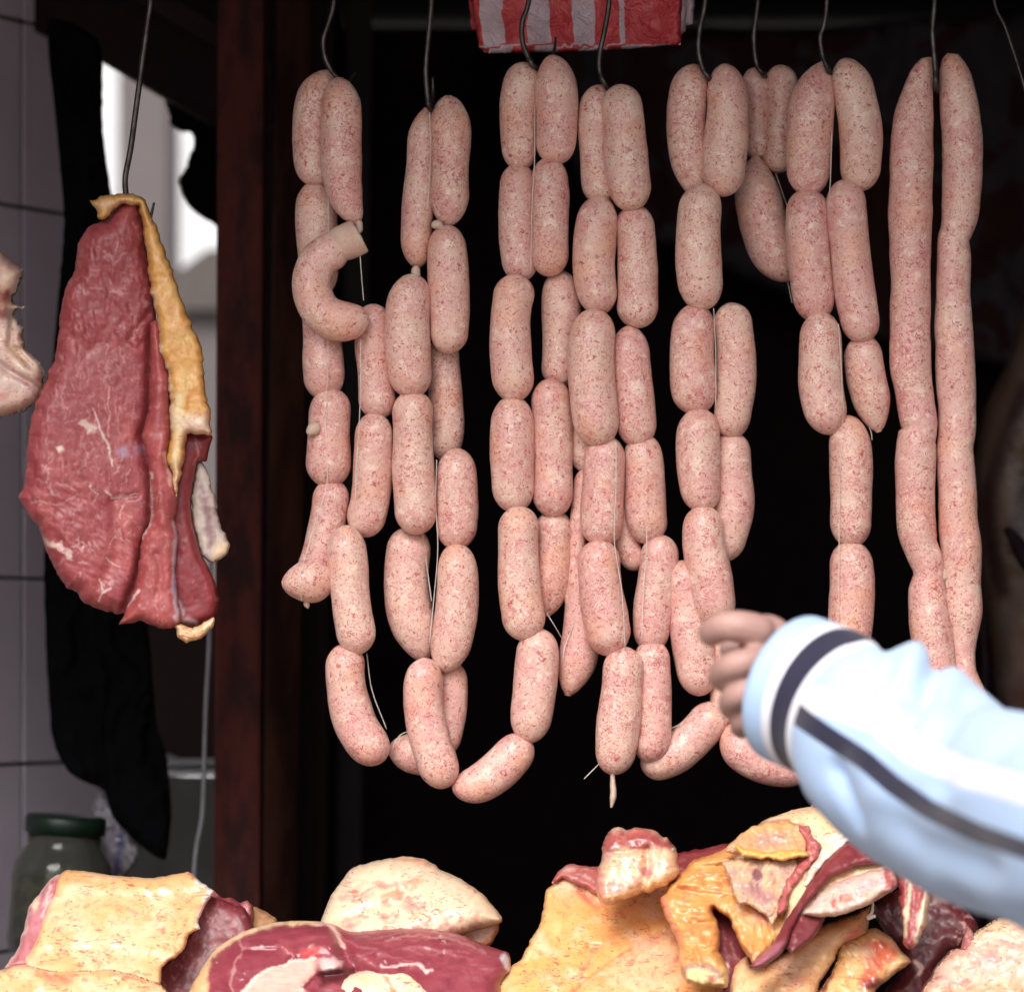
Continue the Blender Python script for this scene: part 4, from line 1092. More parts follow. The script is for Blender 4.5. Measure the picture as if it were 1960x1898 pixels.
# right of centre: big fat sheet
d1 = meat('flank_sheet', 'broad yellow fat covered flank sheet with red stains right of centre', 'beef cut', P(1130, 1900, -0.19))
slab('fat_layer', [(880, 1945), (930, 1898), (946, 1880), (973, 1855), (1000, 1833), (1013, 1803), (1035, 1763), (1046, 1703), (1060, 1690), (1080, 1672), (1110, 1664), (1150, 1672), (1220, 1690), (1330, 1700), (1340, 1800), (1400, 1900), (1400, 1945)], -0.145, M_FAT, (0.73, 0.37, 0.125), [
    ('noise', 70, 50, -0.1, 0.9, (0.76, 0.48, 0.22), 0.8), ('poly', [(1060, 1680), (1130, 1665), (1150, 1700), (1140, 1740), (1060, 1730)], (0.72, 0.34, 0.16), 18, 0.6), ('line', [(1105, 1698), (1125, 1720), (1142, 1735)], 8, (0.45, 0.10, 0.08), 0.7), ('poly', [(1110, 1740), (1200, 1733), (1230, 1728), (1190, 1755), (1140, 1760)], (0.72, 0.27, 0.10), 10, 0.6),
    ('dashes', 90, 18, 2.8, 15, 30, (0.58, 0.15, 0.07), 0.8), ('dashes', 30, 8, 2.2, 20, 60, (0.28, 0.09, 0.06), 0.75), ('noise', 50, 22, 0.0, .9, (0.76, 0.33, 0.10), 0.5), ('dashes', 90, 12, 2.4, 150, 60, (0.54, 0.10, 0.09), 0.8, [(1180, 1830), (1280, 1770), (1300, 1850), (1230, 1900)]), ('poly', [(1130, 1895), (1220, 1810), (1290, 1780), (1300, 1900)], (0.74, 0.42, 0.28), 20, 0.5),
    ('poly', [(1128, 1812), (1140, 1808), (1150, 1812), (1142, 1822), (1130, 1820)], (0.25, 0.11, 0.05), 3, 0.8), ('poly', [(1105, 1850), (1125, 1844), (1128, 1850), (1112, 1858)], (0.52, 0.10, 0.07), 3, 0.85), ('noise', 18, 12, .35, 1.0, (0.70, 0.28, 0.10), 0.55), ('line', [(955, 1890), (1060, 1860), (1130, 1845)], 3, (0.68, 0.32, 0.14), 0.6), ('line', [(1100, 1900), (1180, 1840), (1260, 1790)], 3, (0.70, 0.3, 0.2), 0.6)],  # first patch paints the pit's shade as dark brown
    tilt=(0, LT), front=0.012, back=0.05, round_=12, parent=d1, seed=51, noise=0.0030, nscale=50, rag=1.8, step=3.0, bumps=[([(1128, 1812), (1148, 1814)], 7, -0.004), ([(1100, 1900), (1180, 1838), (1270, 1785)], 8, -0.004), ([(1105, 1698), (1142, 1735)], 8, -0.003)])
slab('lean_edge', [(1056, 1690), (1062, 1676), (1081, 1654), (1100, 1652), (1136, 1660), (1160, 1655), (1170, 1720), (1120, 1700), (1080, 1680)], -0.095, M_LEAN, (0.36, 0.085, 0.075), [('dashes', 16, 20, 2, 20, 20, WHT, 0.5), ('poly', [(1070, 1668), (1085, 1658), (1105, 1656), (1090, 1668)], (0.6, 0.42, 0.36), 5, 0.6)], tilt=(0, LT), front=0.010, back=0.03, round_=12, parent=d1, seed=52, rag=2)
d2 = meat('rib_chunk', 'small chunk with a grey rib bone and red top, resting on the yellow sheet', 'rib piece', P(1225, 1720, -0.16))
slab('chunk', [(1155, 1608), (1163, 1594), (1179, 1583), (1204, 1586), (1228, 1583), (1255, 1589), (1266, 1597), (1288, 1613), (1298, 1640), (1296, 1676), (1274, 1697), (1228, 1711), (1187, 1725), (1160, 1734), (1147, 1719), (1140, 1687), (1152, 1640)], -0.155, M_FAT, (0.72, 0.44, 0.27), [('noise', 11, 11, .15, .9, (0.52, 0.13, 0.11), 0.6), 
    ('noise', 18, 18, 0, .8, (0.74, 0.44, 0.30), 0.6), ('poly', [(1150, 1620), (1160, 1590), (1230, 1580), (1292, 1612), (1290, 1625), (1245, 1622), (1220, 1628), (1180, 1615), (1158, 1632)], (0.30, 0.045, 0.055), 6, 0.95), ('poly', [(1150, 1640), (1165, 1625), (1185, 1615), (1170, 1640), (1155, 1650)], (0.34, 0.2, 0.26), 6, 0.6),
    ('poly', [(1215, 1630), (1240, 1625), (1235, 1650), (1232, 1665), (1222, 1655)], (0.62, 0.28, 0.12), 6, 0.6), ('poly', [(1218, 1660), (1240, 1655), (1250, 1672), (1235, 1682), (1222, 1668)], (0.34, 0.08, 0.10), 5, 0.8), ('poly', [(1145, 1680), (1180, 1685), (1200, 1705), (1165, 1715), (1148, 1705)], (0.72, 0.26, 0.30), 10, 0.6),
    ('line', [(1150, 1722), (1190, 1716), (1250, 1695), (1280, 1682)], 6, (0.80, 0.50, 0.16), 0.7), ('line', [(1165, 1734), (1230, 1714), (1290, 1690)], 4, (0.5, 0.12, 0.1), 0.7), ('line', [(1142, 1680), (1146, 1710), (1160, 1732)], 4, (0.6, 0.16, 0.16), 0.7), ('dashes', 14, 8, 2, 40, 90, (0.5, 0.14, 0.14), 0.6)],
    tilt=(0, LT * .55), front=0.022, back=0.035, round_=24, parent=d2, seed=53, noise=0.003, nscale=14, rag=2.5, step=3.2, bumps=[([(1158, 1632), (1220, 1628), (1240, 1622)], 6, -0.004), ([(1228, 1700), (1240, 1660), (1238, 1626)], 6, -0.004)])
slab('rib_bone', [(1246, 1626), (1270, 1622), (1290, 1622), (1292, 1650), (1287, 1680), (1268, 1688), (1248, 1672), (1240, 1652)], -0.166, m_meat('bone', 0.5, (1, 1, 1), 0.3, coat=0.0, sub=0.05), (0.42, 0.33, 0.27), [('noise', 14, 20, 0, .8, (0.52, 0.38, 0.29), 0.8), ('poly', [(1240, 1668), (1290, 1662), (1285, 1692), (1250, 1690)], (0.72, 0.44, 0.30), 8, 0.7), ('dashes', 10, 12, 1.2, 100, 40, (0.4, 0.14, 0.12), 0.6)], tilt=(0, LT * .5), front=0.007, back=0.02, round_=18, parent=d2, seed=54, rag=3, noise=0.003, nscale=9, step=3)
d3 = meat('lean_strip', 'narrow dark red strip lying behind the orange fat', 'beef strip', P(1340, 1690, -0.05))
slab('lean', [(1285, 1650), (1302, 1630), (1340, 1625), (1400, 1614), (1420, 1640), (1330, 1700), (1285, 1710)], -0.075, M_LEANX, (0.20, 0.025, 0.03), [('dashes', 14, 40, 1.5, -10, 10, PALE, 0.5)], tilt=(0, LT), front=0.012, back=0.03, round_=14, parent=d3, seed=55, rag=2)

# orange wrinkled fat apron
e1 = meat('orange_fat_apron', 'wrinkled orange fat apron draped in two lobes over the pile', 'fat apron', P(1340, 1890, -0.2))
OR1 = (0.66, 0.29, 0.085)
slab('left_lobe', [(1265, 1715), (1293, 1679), (1335, 1643), (1367, 1633), (1404, 1619), (1460, 1640), (1470, 1700), (1440, 1745), (1380, 1738), (1366, 1742), (1380, 1787), (1377, 1817), (1394, 1853), (1392, 1890), (1365, 1890), (1315, 1880), (1302, 1855), (1296, 1800), (1272, 1748)], -0.175, M_FATW, OR1, [
    ('noise', 26, 18, -0.1, .8, (0.70, 0.38, 0.17), 0.8), ('noise', 16, 10, 0.25, .9, (0.58, 0.17, 0.06), 0.7), ('line', [(1268, 1715), (1276, 1750), (1298, 1800)], 8, (0.70, 0.24, 0.18), 0.6), ('poly', [(1405, 1655), (1470, 1640), (1470, 1740), (1420, 1730)], (0.50, 0.34, 0.26), 14, 0.8), ('poly', [(1296, 1850), (1330, 1840), (1390, 1850), (1395, 1890), (1310, 1890)], (0.78, 0.56, 0.26), 8, 0.8),
    ('line', [(1302, 1860), (1320, 1848), (1350, 1845), (1372, 1856), (1378, 1866)], 6, (0.38, 0.20, 0.17), 0.8), ('poly', [(1355, 1868), (1372, 1864), (1374, 1878), (1358, 1880)], (0.36, 0.06, 0.05), 4, 0.9), ('line', [(1310, 1866), (1306, 1848)], 4, (0.34, 0.1, 0.06), 0.7)],
    tilt=(0, LT), front=0.020, back=0.03, round_=20, parent=e1, seed=61, pivot=(980, 1740), noise=0.003, nscale=22, rag=2, step=3.2, wrinkle=[(12, 20, 0.0014)], bumps=[([(1330, 1652), (1380, 1646), (1430, 1650)], 6, 0.003), ([(1312, 1676), (1380, 1670), (1440, 1678)], 6, 0.0035), ([(1300, 1690), (1360, 1694), (1420, 1700)], 5, 0.003), ([(1290, 1720), (1330, 1728), (1365, 1730)], 5, 0.003), ([(1320, 1752), (1372, 1750)], 5, 0.003), ([(1310, 1785), (1372, 1780)], 6, 0.003), ([(1330, 1810), (1340, 1845)], 6, 0.003), ([(1296, 1700), (1350, 1712), (1400, 1722)], 5, -0.004), ([(1310, 1740), (1345, 1736), (1362, 1742)], 4, 0.003), ([(1310, 1660), (1380, 1656), (1420, 1665)], 5, -0.004), ([(1320, 1768), (1365, 1764)], 4, -0.0035)])
slab('right_lobe', [(1360, 1728), (1395, 1757), (1411, 1794), (1430, 1830), (1446, 1842), (1478, 1815), (1512, 1772), (1530, 1715), (1490, 1690), (1430, 1690)], -0.184, M_FATW, OR1, [('noise', 14, 22, -0.1, .8, (0.72, 0.44, 0.22), 0.8), ('noise', 8, 18, .3, .9, (0.66, 0.24, 0.12), 0.6), ('poly', [(1430, 1700), (1500, 1690), (1480, 1760), (1445, 1760)], (0.44, 0.16, 0.20), 14, 0.7), ('line', [(1440, 1830), (1432, 1790), (1450, 1770)], 3, (0.7, 0.3, 0.12), 0.7)],
     tilt=(0, LT), front=0.016, back=0.03, round_=18, parent=e1, seed=62, pivot=(980, 1740), noise=0.003, nscale=18, rag=2, step=3.2, wrinkle=[(70, 18, 0.0013)])
slab('lean_gap', [(1340, 1720), (1400, 1740), (1450, 1830), (1430, 1890), (1380, 1900), (1360, 1800)], -0.15, M_LEAN, (0.14, 0.018, 0.022), [('dashes', 12, 40, 2, 75, 12, (0.4, 0.2, 0.18), 0.5), ('line', [(1390, 1845), (1392, 1880)], 4, WHT, 0.8)], tilt=(0, LT), front=0.008, back=0.03, round_=14, parent=e1, seed=63, pivot=(980, 1740))

# rib section
f1 = meat('rib_section', 'large rib section with cream fat, red muscle bands and cut bone ends', 'rib section', P(1560, 1830, -0.15))
slab('fat_body', [(1400, 1622), (1427, 1590), (1441, 1583), (1477, 1564), (1536, 1545), (1592, 1546), (1641, 1549), (1680, 1565), (1700, 1600), (1717, 1640), (1722, 1690), (1695, 1712), (1668, 1728), (1602, 1751), (1562, 1758), (1520, 1790), (1490, 1790), (1500, 1740), (1460, 1745), (1411, 1702), (1404, 1649)], -0.155, M_FAT, (0.82, 0.62, 0.38), [
    ('noise', 30, 24, -0.1, .9, (0.82, 0.55, 0.29), 0.7), ('poly', [(1560, 1548), (1650, 1550), (1690, 1575), (1690, 1595), (1620, 1600), (1580, 1585)], (0.76, 0.48, 0.24), 16, 0.6), ('line', [(1620, 1590), (1680, 1572)], 8, (0.66, 0.24, 0.12), 0.5),
    ('poly', [(1424, 1592), (1510, 1578), (1540, 1596), (1533, 1626), (1430, 1626), (1405, 1618)], (0.50, 0.27, 0.17), 6, 0.85), ('poly', [(1450, 1596), (1500, 1590), (1500, 1615), (1452, 1618)], (0.42, 0.24, 0.22), 8, 0.6), ('line', [(1424, 1626), (1470, 1633), (1500, 1630), (1540, 1632)], 5, (0.76, 0.40, 0.10), 0.9), ('line', [(1440, 1583), (1480, 1572), (1508, 1570)], 5, (0.4, 0.09, 0.07), 0.7),
    ('poly', [(1412, 1650), (1510, 1645), (1505, 1700), (1496, 1715), (1444, 1731), (1412, 1702)], (0.52, 0.33, 0.24), 8, 0.9), ('poly', [(1410, 1690), (1440, 1690), (1500, 1730), (1490, 1760), (1450, 1750)], (0.34, 0.14, 0.17), 10, 0.8), ('poly', [(1442, 1664), (1455, 1660), (1458, 1678), (1445, 1686)], (0.18, 0.07, 0.10), 4, 0.9), ('noise', 12, 16, .3, .9, (0.45, 0.32, 0.30), 0.0),
    ('line', [(1532, 1582), (1550, 1605), (1562, 1622), (1540, 1650), (1512, 1680), (1500, 1712)], 9, (0.46, 0.09, 0.09), 0.85), ('line', [(1585, 1610), (1620, 1596), (1682, 1590)], 7, (0.84, 0.78, 0.68), 0.85), ('dashes', 60, 9, 1.8, 40, 90, (0.55, 0.20, 0.14), 0.5), ('dashes', 30, 20, 3, 130, 40, (0.72, 0.36, 0.14), 0.5), ('noise', 9, 9, .35, 1.0, (0.62, 0.30, 0.18), 0.45), ('line', [(1560, 1650), (1530, 1700), (1512, 1740), (1490, 1790)], 9, (0.76, 0.53, 0.31), 0.85)],
    tilt=(0, LT), front=0.022, back=0.06, round_=34, parent=f1, seed=71, pivot=(980, 1650), noise=0.003, nscale=24, rag=1.5, step=3.2, bumps=[([(1424, 1630), (1540, 1636)], 6, 0.006), ([(1430, 1640), (1540, 1644)], 5, -0.005), ([(1500, 1715), (1510, 1660), (1550, 1610)], 6, -0.004), ([(1440, 1690), (1500, 1720)], 8, -0.004)])
slab('membrane', [(1386, 1626), (1404, 1608), (1428, 1588), (1470, 1574), (1520, 1572), (1536, 1584), (1546, 1606), (1538, 1632), (1500, 1636), (1440, 1634), (1400, 1632)], -0.179, M_FATW, (0.60, 0.33, 0.17), [('poly', [(1450, 1598), (1500, 1592), (1502, 1616), (1452, 1620)], (0.40, 0.22, 0.20), 8, 0.7), ('line', [(1475, 1590), (1478, 1622)], 3, (0.62, 0.4, 0.24), 0.6), ('line', [(1502, 1585), (1506, 1624)], 3, (0.62, 0.4, 0.24), 0.6), ('line', [(1425, 1592), (1475, 1580), (1512, 1578)], 5, (0.66, 0.36, 0.12), 0.7), ('dashes', 20, 12, 2, 80, 40, (0.36, 0.14, 0.1), 0.5)],
     tilt=(0, LT), front=0.005, back=0.01, round_=8, parent=f1, seed=171, pivot=(980, 1650), rag=2.5, step=2.8, noise=0.0025, nscale=14, wrinkle=[(5, 12, 0.0006)])
slab('fat_ridge', [(1404, 1616), (1425, 1623), (1470, 1630), (1500, 1626), (1542, 1627), (1548, 1637), (1500, 1644), (1460, 1642), (1420, 1638)], -0.190, M_FATW, (0.80, 0.44, 0.11), [('noise', 9, 5, 0, .8, (0.72, 0.30, 0.07), 0.6)], tilt=(0, LT), front=0.007, back=0.012, round_=9, parent=f1, seed=172, pivot=(980, 1650), rag=2.5, step=2.8, noise=0.002, nscale=9)
slab('membrane', [(1384, 1650), (1420, 1640), (1470, 1640), (1520, 1640), (1530, 1654), (1514, 1684), (1500, 1716), (1492, 1750), (1478, 1770), (1462, 1748), (1436, 1736), (1410, 1726), (1402, 1700), (1392, 1676)], -0.175, M_FATW, (0.56, 0.36, 0.22), [('noise', 14, 14, -.1, .8, (0.40, 0.25, 0.23), 0.7), ('poly', [(1440, 1662), (1455, 1658), (1459, 1680), (1445, 1688)], (0.16, 0.06, 0.09), 3, 0.9), ('line', [(1470, 1648), (1462, 1690), (1480, 1725)], 4, (0.66, 0.45, 0.26), 0.7), ('poly', [(1412, 1690), (1450, 1690), (1495, 1720), (1460, 1735)], (0.32, 0.13, 0.17), 10, 0.7), ('dashes', 24, 12, 2, 60, 60, (0.30, 0.12, 0.13), 0.5)],
     tilt=(0, LT), front=0.006, back=0.01, round_=9, parent=f1, seed=173, pivot=(980, 1650), rag=3, step=2.8, noise=0.003, nscale=14, wrinkle=[(-60, 13, 0.0010)])
slab('red_seam', [(1526, 1580), (1546, 1580), (1562, 1603), (1574, 1622), (1557, 1650), (1529, 1682), (1510, 1718), (1499, 1748), (1487, 1744), (1495, 1712), (1509, 1676), (1536, 1644), (1545, 1622), (1535, 1602)], -0.181, M_LEAN, (0.42, 0.10, 0.095), [('dashes', 40, 9, 1.8, 20, 60, (0.72, 0.46, 0.36), 0.6), ('noise', 8, 8, .1, .9, (0.28, 0.03, 0.035), 0.6)], tilt=(0, LT), front=0.006, back=0.01, round_=8, parent=f1, seed=174, pivot=(980, 1650), rag=3, step=2.8, noise=0.0025, nscale=10)
slab('white_band', [(1578, 1618), (1625, 1592), (1682, 1584), (1694, 1596), (1641, 1604), (1606, 1626), (1570, 1664), (1548, 1692), (1536, 1690), (1556, 1650)], -0.179, M_FAT, (0.84, 0.76, 0.66), [('noise', 10, 8, .2, .9, (0.82, 0.60, 0.36), 0.6)], tilt=(0, LT), front=0.006, back=0.012, round_=9, parent=f1, seed=175, pivot=(980, 1650), rag=2, step=2.8, noise=0.002, nscale=12)
slab('muscle_band', [(1678, 1594), (1641, 1600), (1605, 1623), (1569, 1662), (1536, 1712), (1503, 1761), (1477, 1807), (1437, 1843), (1437, 1852), (1460, 1850), (1498, 1822), (1526, 1761), (1553, 1722), (1592, 1682), (1635, 1659), (1690, 1652), (1704, 1634), (1694, 1608)], -0.181, M_LEAN, (0.17, 0.020, 0.026), [('noise', 14, 24, 0, .9, (0.23, 0.036, 0.04), 0.7), ('dashes', 22, 16, 1.6, 130, 20, PALE, 0.5), ('poly', [(1437, 1838), (1480, 1805), (1505, 1800), (1480, 1840), (1450, 1852)], (0.42, 0.14, 0.18), 8, 0.7)],
     tilt=(0, LT), front=0.012, back=0.02, round_=16, parent=f1, seed=72, pivot=(980, 1650), rag=1.5, step=3.2, noise=0.0016, nscale=14)
slab('bone_end', [(1553, 1728), (1580, 1700), (1615, 1682), (1665, 1665), (1712, 1664), (1716, 1698), (1691, 1710), (1668, 1728), (1620, 1748), (1570, 1755), (1536, 1748)], -0.186, M_FAT, (0.70, 0.48, 0.42), [('poly', [(1640, 1690), (1690, 1672), (1692, 1700), (1640, 1735)], (0.52, 0.40, 0.42), 6, 0.8), ('poly', [(1607, 1715), (1622, 1708), (1630, 1718), (1612, 1730)], (0.5, 0.05, 0.06), 3, 0.9), ('poly', [(1590, 1720), (1602, 1716), (1606, 1738), (1595, 1742)], (0.46, 0.07, 0.07), 3, 0.85), ('poly', [(1655, 1706), (1664, 1702), (1662, 1714), (1655, 1716)], (0.46, 0.07, 0.1), 2.5, 0.8),
    ('poly', [(1692, 1660), (1716, 1655), (1716, 1698), (1694, 1702)], (0.32, 0.04, 0.05), 3, 0.9), ('line', [(1640, 1695), (1645, 1715), (1635, 1735)], 2, (0.8, 0.7, 0.65), 0.7), ('noise', 12, 12, .1, .9, (0.78, 0.6, 0.46), 0.6), ('line', [(1600, 1750), (1660, 1735), (1690, 1712)], 3, (0.78, 0.66, 0.56), 0.8)],
    tilt=(0, LT), front=0.016, back=0.03, round_=18, parent=f1, seed=73, pivot=(980, 1650), rag=2, step=3.2, noise=0.0025, nscale=14)
slab('lean_tail', [(1522, 1760), (1545, 1742), (1580, 1752), (1560, 1790), (1520, 1822), (1505, 1812)], -0.176, M_LEAN, (0.16, 0.022, 0.028), [('dashes', 8, 20, 1.6, 120, 20, PALE, 0.5), ('line', [(1512, 1770), (1500, 1800), (1485, 1830)], 5, (0.74, 0.46, 0.36), 0.8)], tilt=(0, LT), front=0.01, back=0.02, round_=10, parent=f1, seed=74, pivot=(980, 1650), rag=2)
slab('ragged_top', [(1550, 1548), (1572, 1524), (1592, 1512), (1608, 1520), (1651, 1540), (1690, 1572), (1680, 1590), (1620, 1575)], -0.15, M_LEAN, (0.24, 0.05, 0.045), [('dashes', 24, 18, 2.5, 60, 40, (0.6, 0.4, 0.28), 0.7), ('noise', 8, 8, 0, .8, (0.12, 0.02, 0.02), 0.6)], tilt=(0, LT), front=0.01, back=0.03, round_=12, parent=f1, seed=75, pivot=(980, 1650), rag=4, noise=0.004, nscale=9)
wire('sinew', [(1668, 1715, -0.19), (1671, 1730, -0.197), (1668, 1748, -0.20), (1660, 1756, -0.20)], [2.5, 2, 3, 4], M_TWINE, f1, 6, 20)
wire('sinew', [(1676, 1752, -0.205), (1668, 1754, -0.205), (1660, 1758, -0.205)], [3, 4, 3], M_TWINE, f1, 6, 12)

g1 = meat('streaky_flap', 'long streaky flap of red and cream layers hanging below the blue sleeve', 'belly strip', P(1745, 1800, -0.16))
slab('flap', [(1672, 1572), (1707, 1606), (1747, 1645), (1787, 1686), (1782, 1710), (1776, 1741), (1773, 1774), (1747, 1816), (1730, 1808), (1727, 1774), (1722, 1722), (1718, 1682), (1708, 1646), (1685, 1602)], -0.208, M_LEAN, (0.34, 0.07, 0.07), [
    ('line', [(1700, 1610), (1730, 1660), (1742, 1690), (1736, 1740), (1732, 1790)], 5, (0.72, 0.52, 0.36), 0.85), ('line', [(1750, 1650), (1778, 1690), (1768, 1735), (1762, 1770), (1755, 1800)], 7, (0.78, 0.60, 0.44), 0.95), ('line', [(1786, 1690), (1778, 1740), (1772, 1772)], 5, (0.70, 0.42, 0.24), 0.9), ('line', [(1680, 1590), (1700, 1630), (1715, 1655)], 4, (0.75, 0.58, 0.44), 0.8), ('line', [(1722, 1680), (1727, 1720)], 5, (0.28, 0.03, 0.035), 0.8), ('dashes', 20, 16, 2, 80, 14, WHT, 0.5), ('noise', 6, 16, .3, 1, (0.2, 0.02, 0.03), 0.6)],
    tilt=(0, LT * .6), front=0.016, back=0.014, round_=16, parent=g1, seed=81, rag=2.5, step=3.0, noise=0.002, nscale=14, bumps=[([(1742, 1690), (1734, 1790)], 5, -0.003), ([(1775, 1690), (1758, 1790)], 6, 0.004)])
h1 = meat('dark_beef_slab', 'dark maroon lean beef slab behind the streaky flap', 'beef cut', P(1790, 1890, -0.12))
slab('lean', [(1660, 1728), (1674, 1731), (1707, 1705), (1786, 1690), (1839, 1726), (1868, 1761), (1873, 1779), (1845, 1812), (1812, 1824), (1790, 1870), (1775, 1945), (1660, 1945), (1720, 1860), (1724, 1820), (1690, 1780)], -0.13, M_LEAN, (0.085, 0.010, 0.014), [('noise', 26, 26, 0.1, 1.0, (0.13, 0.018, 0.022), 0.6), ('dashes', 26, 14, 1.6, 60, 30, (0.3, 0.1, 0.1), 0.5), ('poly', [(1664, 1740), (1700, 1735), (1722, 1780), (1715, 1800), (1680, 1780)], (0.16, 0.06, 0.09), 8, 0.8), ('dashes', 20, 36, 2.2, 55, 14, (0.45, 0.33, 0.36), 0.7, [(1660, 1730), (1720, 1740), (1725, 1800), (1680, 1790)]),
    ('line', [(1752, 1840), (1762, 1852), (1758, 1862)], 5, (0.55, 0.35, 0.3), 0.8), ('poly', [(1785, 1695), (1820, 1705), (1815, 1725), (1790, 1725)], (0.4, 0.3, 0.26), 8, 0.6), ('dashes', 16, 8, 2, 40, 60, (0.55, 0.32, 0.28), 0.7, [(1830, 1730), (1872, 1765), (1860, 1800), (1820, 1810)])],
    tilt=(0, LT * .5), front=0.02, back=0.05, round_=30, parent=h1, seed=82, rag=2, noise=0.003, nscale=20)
i1 = meat('fat_fold', 'soft peach fold of fat below the rib bones at the bottom', 'fat trimming', P(1490, 1905, -0.22))
slab('fat', [(1390, 1945), (1392, 1895), (1401, 1850), (1431, 1822), (1446, 1850), (1510, 1817), (1543, 1784), (1575, 1768), (1640, 1748), (1664, 1735), (1660, 1784), (1630, 1800), (1606, 1815), (1595, 1840), (1565, 1890), (1552, 1945)], -0.195, M_FAT, (0.73, 0.44, 0.22), [('noise', 30, 22, -0.1, .8, (0.82, 0.57, 0.33), 0.8), ('noise', 16, 10, .3, 1, (0.74, 0.34, 0.16), 0.6), ('poly', [(1612, 1790), (1640, 1774), (1655, 1780), (1640, 1796), (1615, 1802)], (0.55, 0.12, 0.10), 6, 0.8), ('dashes', 22, 10, 1.5, 140, 40, (0.55, 0.16, 0.10), 0.6), ('dashes', 40, 22, 3, 130, 60, (0.66, 0.24, 0.13), 0.5), ('poly', [(1470, 1840), (1530, 1815), (1570, 1790), (1560, 1830), (1500, 1870)], (0.76, 0.46, 0.34), 14, 0.6), ('poly', [(1510, 1865), (1530, 1860), (1540, 1880), (1515, 1885)], (0.6, 0.27, 0.25), 6, 0.5)],
     tilt=(0, LT), front=0.024, back=0.03, round_=26, parent=i1, seed=83, noise=0.003, nscale=26, rag=1.5, step=3.4, wrinkle=[(-35, 26, 0.0009)])
i2 = meat('bloodied_fat', 'yellow fat piece with a deep red bloodied patch near the bottom right', 'fat trimming', P(1650, 1905, -0.22))
slab('fat', [(1545, 1945), (1565, 1895), (1597, 1843), (1608, 1797), (1640, 1783), (1674, 1776), (1707, 1793), (1724, 1818), (1744, 1840), (1707, 1868), (1676, 1895), (1670, 1945)], -0.185, M_FAT, (0.80, 0.47, 0.19), [('noise', 22, 20, -0.1, .8, (0.82, 0.57, 0.32), 0.8), ('poly', [(1650, 1800), (1690, 1795), (1722, 1815), (1712, 1845), (1690, 1850), (1665, 1895), (1640, 1890), (1655, 1850)], (0.55, 0.08, 0.05), 10, 0.85), ('poly', [(1652, 1876), (1690, 1872), (1680, 1892), (1655, 1892)], (0.16, 0.03, 0.05), 5, 0.9), ('noise', 10, 10, .2, .9, (0.5, 0.08, 0.05), 0.4), ('poly', [(1690, 1840), (1740, 1838), (1705, 1866), (1690, 1860)], (0.74, 0.46, 0.22), 5, 0.8), ('line', [(1592, 1850), (1575, 1890)], 8, (0.2, 0.03, 0.03), 0.85)],
     tilt=(0, LT), front=0.022, back=0.03, round_=24, parent=i2, seed=84, noise=0.0035, nscale=16, rag=1.5, step=3.2, wrinkle=[(50, 16, 0.0011)])
j1 = meat('pink_fat_block', 'pale pink marbled fat block at the bottom right corner', 'fat block', P(1890, 1905, -0.2))
slab('fat', [(1745, 1945), (1762, 1898), (1800, 1839), (1822, 1816), (1844, 1812), (1852, 1793), (1884, 1773), (1912, 1756), (1960, 1752), (2080, 1775), (2090, 1945)], -0.19, M_FAT, (0.76, 0.48, 0.38), [('noise', 40, 14, 0.0, .9, (0.78, 0.58, 0.42), 0.8), ('noise', 30, 10, 0.25, .9, (0.60, 0.19, 0.17), 0.6), ('poly', [(1850, 1793), (1912, 1754), (1970, 1750), (1990, 1775), (1900, 1790)], (0.75, 0.50, 0.30), 10, 0.8), ('dashes', 26, 26, 3, -18, 14, (0.50, 0.10, 0.10), 0.55), ('poly', [(1860, 1830), (1905, 1815), (1910, 1835), (1870, 1845)], (0.42, 0.20, 0.24), 8, 0.6), ('poly', [(1760, 1898), (1960, 1870), (2000, 1900), (1800, 1930)], (0.68, 0.34, 0.16), 14, 0.6)],
     tilt=(0, LT), front=0.022, back=0.05, round_=28, parent=j1, seed=85, noise=0.003, nscale=24, rag=2, step=3.4, wrinkle=[(-18, 12, 0.0014)])
slab('lean_tip', [(1838, 1815), (1846, 1785), (1852, 1770), (1865, 1790), (1872, 1800), (1850, 1820)], -0.17, M_LEAN, (0.36, 0.12, 0.11), [('dashes', 8, 12, 2, 90, 20, WHT, 0.6)], tilt=(0, LT), front=0.008, back=0.02, round_=8, parent=j1, seed=86)

# ------------------------------------------------------------------ things behind at the left
blackcloth = slab('black_cloth', [(92, 40), (190, 80), (197, 250), (213, 372), (232, 500), (250, 800), (270, 1100), (285, 1210), (300, 1385), (320, 1450), (328, 1560), (316, 1645), (262, 1612), (215, 1562), (200, 1512), (170, 1500), (130, 1475), (98, 1400), (84, 1100), (100, 700), (122, 430), (108, 250)], 0.50, M_CLOTH, (0.008, 0.008, 0.01),
    front=0.006, back=0.006, round_=14, step=7, noise=0.002, nscale=30, seed=91, wrinkle=[(88, 44, 0.008)], rag=0.8)
tag(blackcloth, 'long black cloth hanging beside the tiled wall at left', 'cloth')
rag_ = slab('dark_rag', [(318, 165), (420, 180), (430, 430), (402, 424), (372, 404), (352, 378), (344, 345), (358, 318), (368, 285), (370, 258), (340, 248), (326, 236)], 0.78, M_CLOTH, (0.008, 0.008, 0.01), front=0.005, back=0.005, round_=10, step=6, seed=92, rag=2.5, noise=0.003)
tag(rag_, 'ragged dark cloth in the upper right of the side opening', 'cloth')
cb = wire('cable', [(404, 1060, 0.46), (402, 1180, 0.46), (399, 1260, 0.46), (394, 1350, 0.46), (391, 1450, 0.46), (387, 1560, 0.46), (376, 1620, 0.46), (370, 1700, 0.46), (366, 1900, 0.46)], 5, M_CABLE, None, 10, 60)
tag(cb, 'grey electric cable running down beside the red post', 'cable')
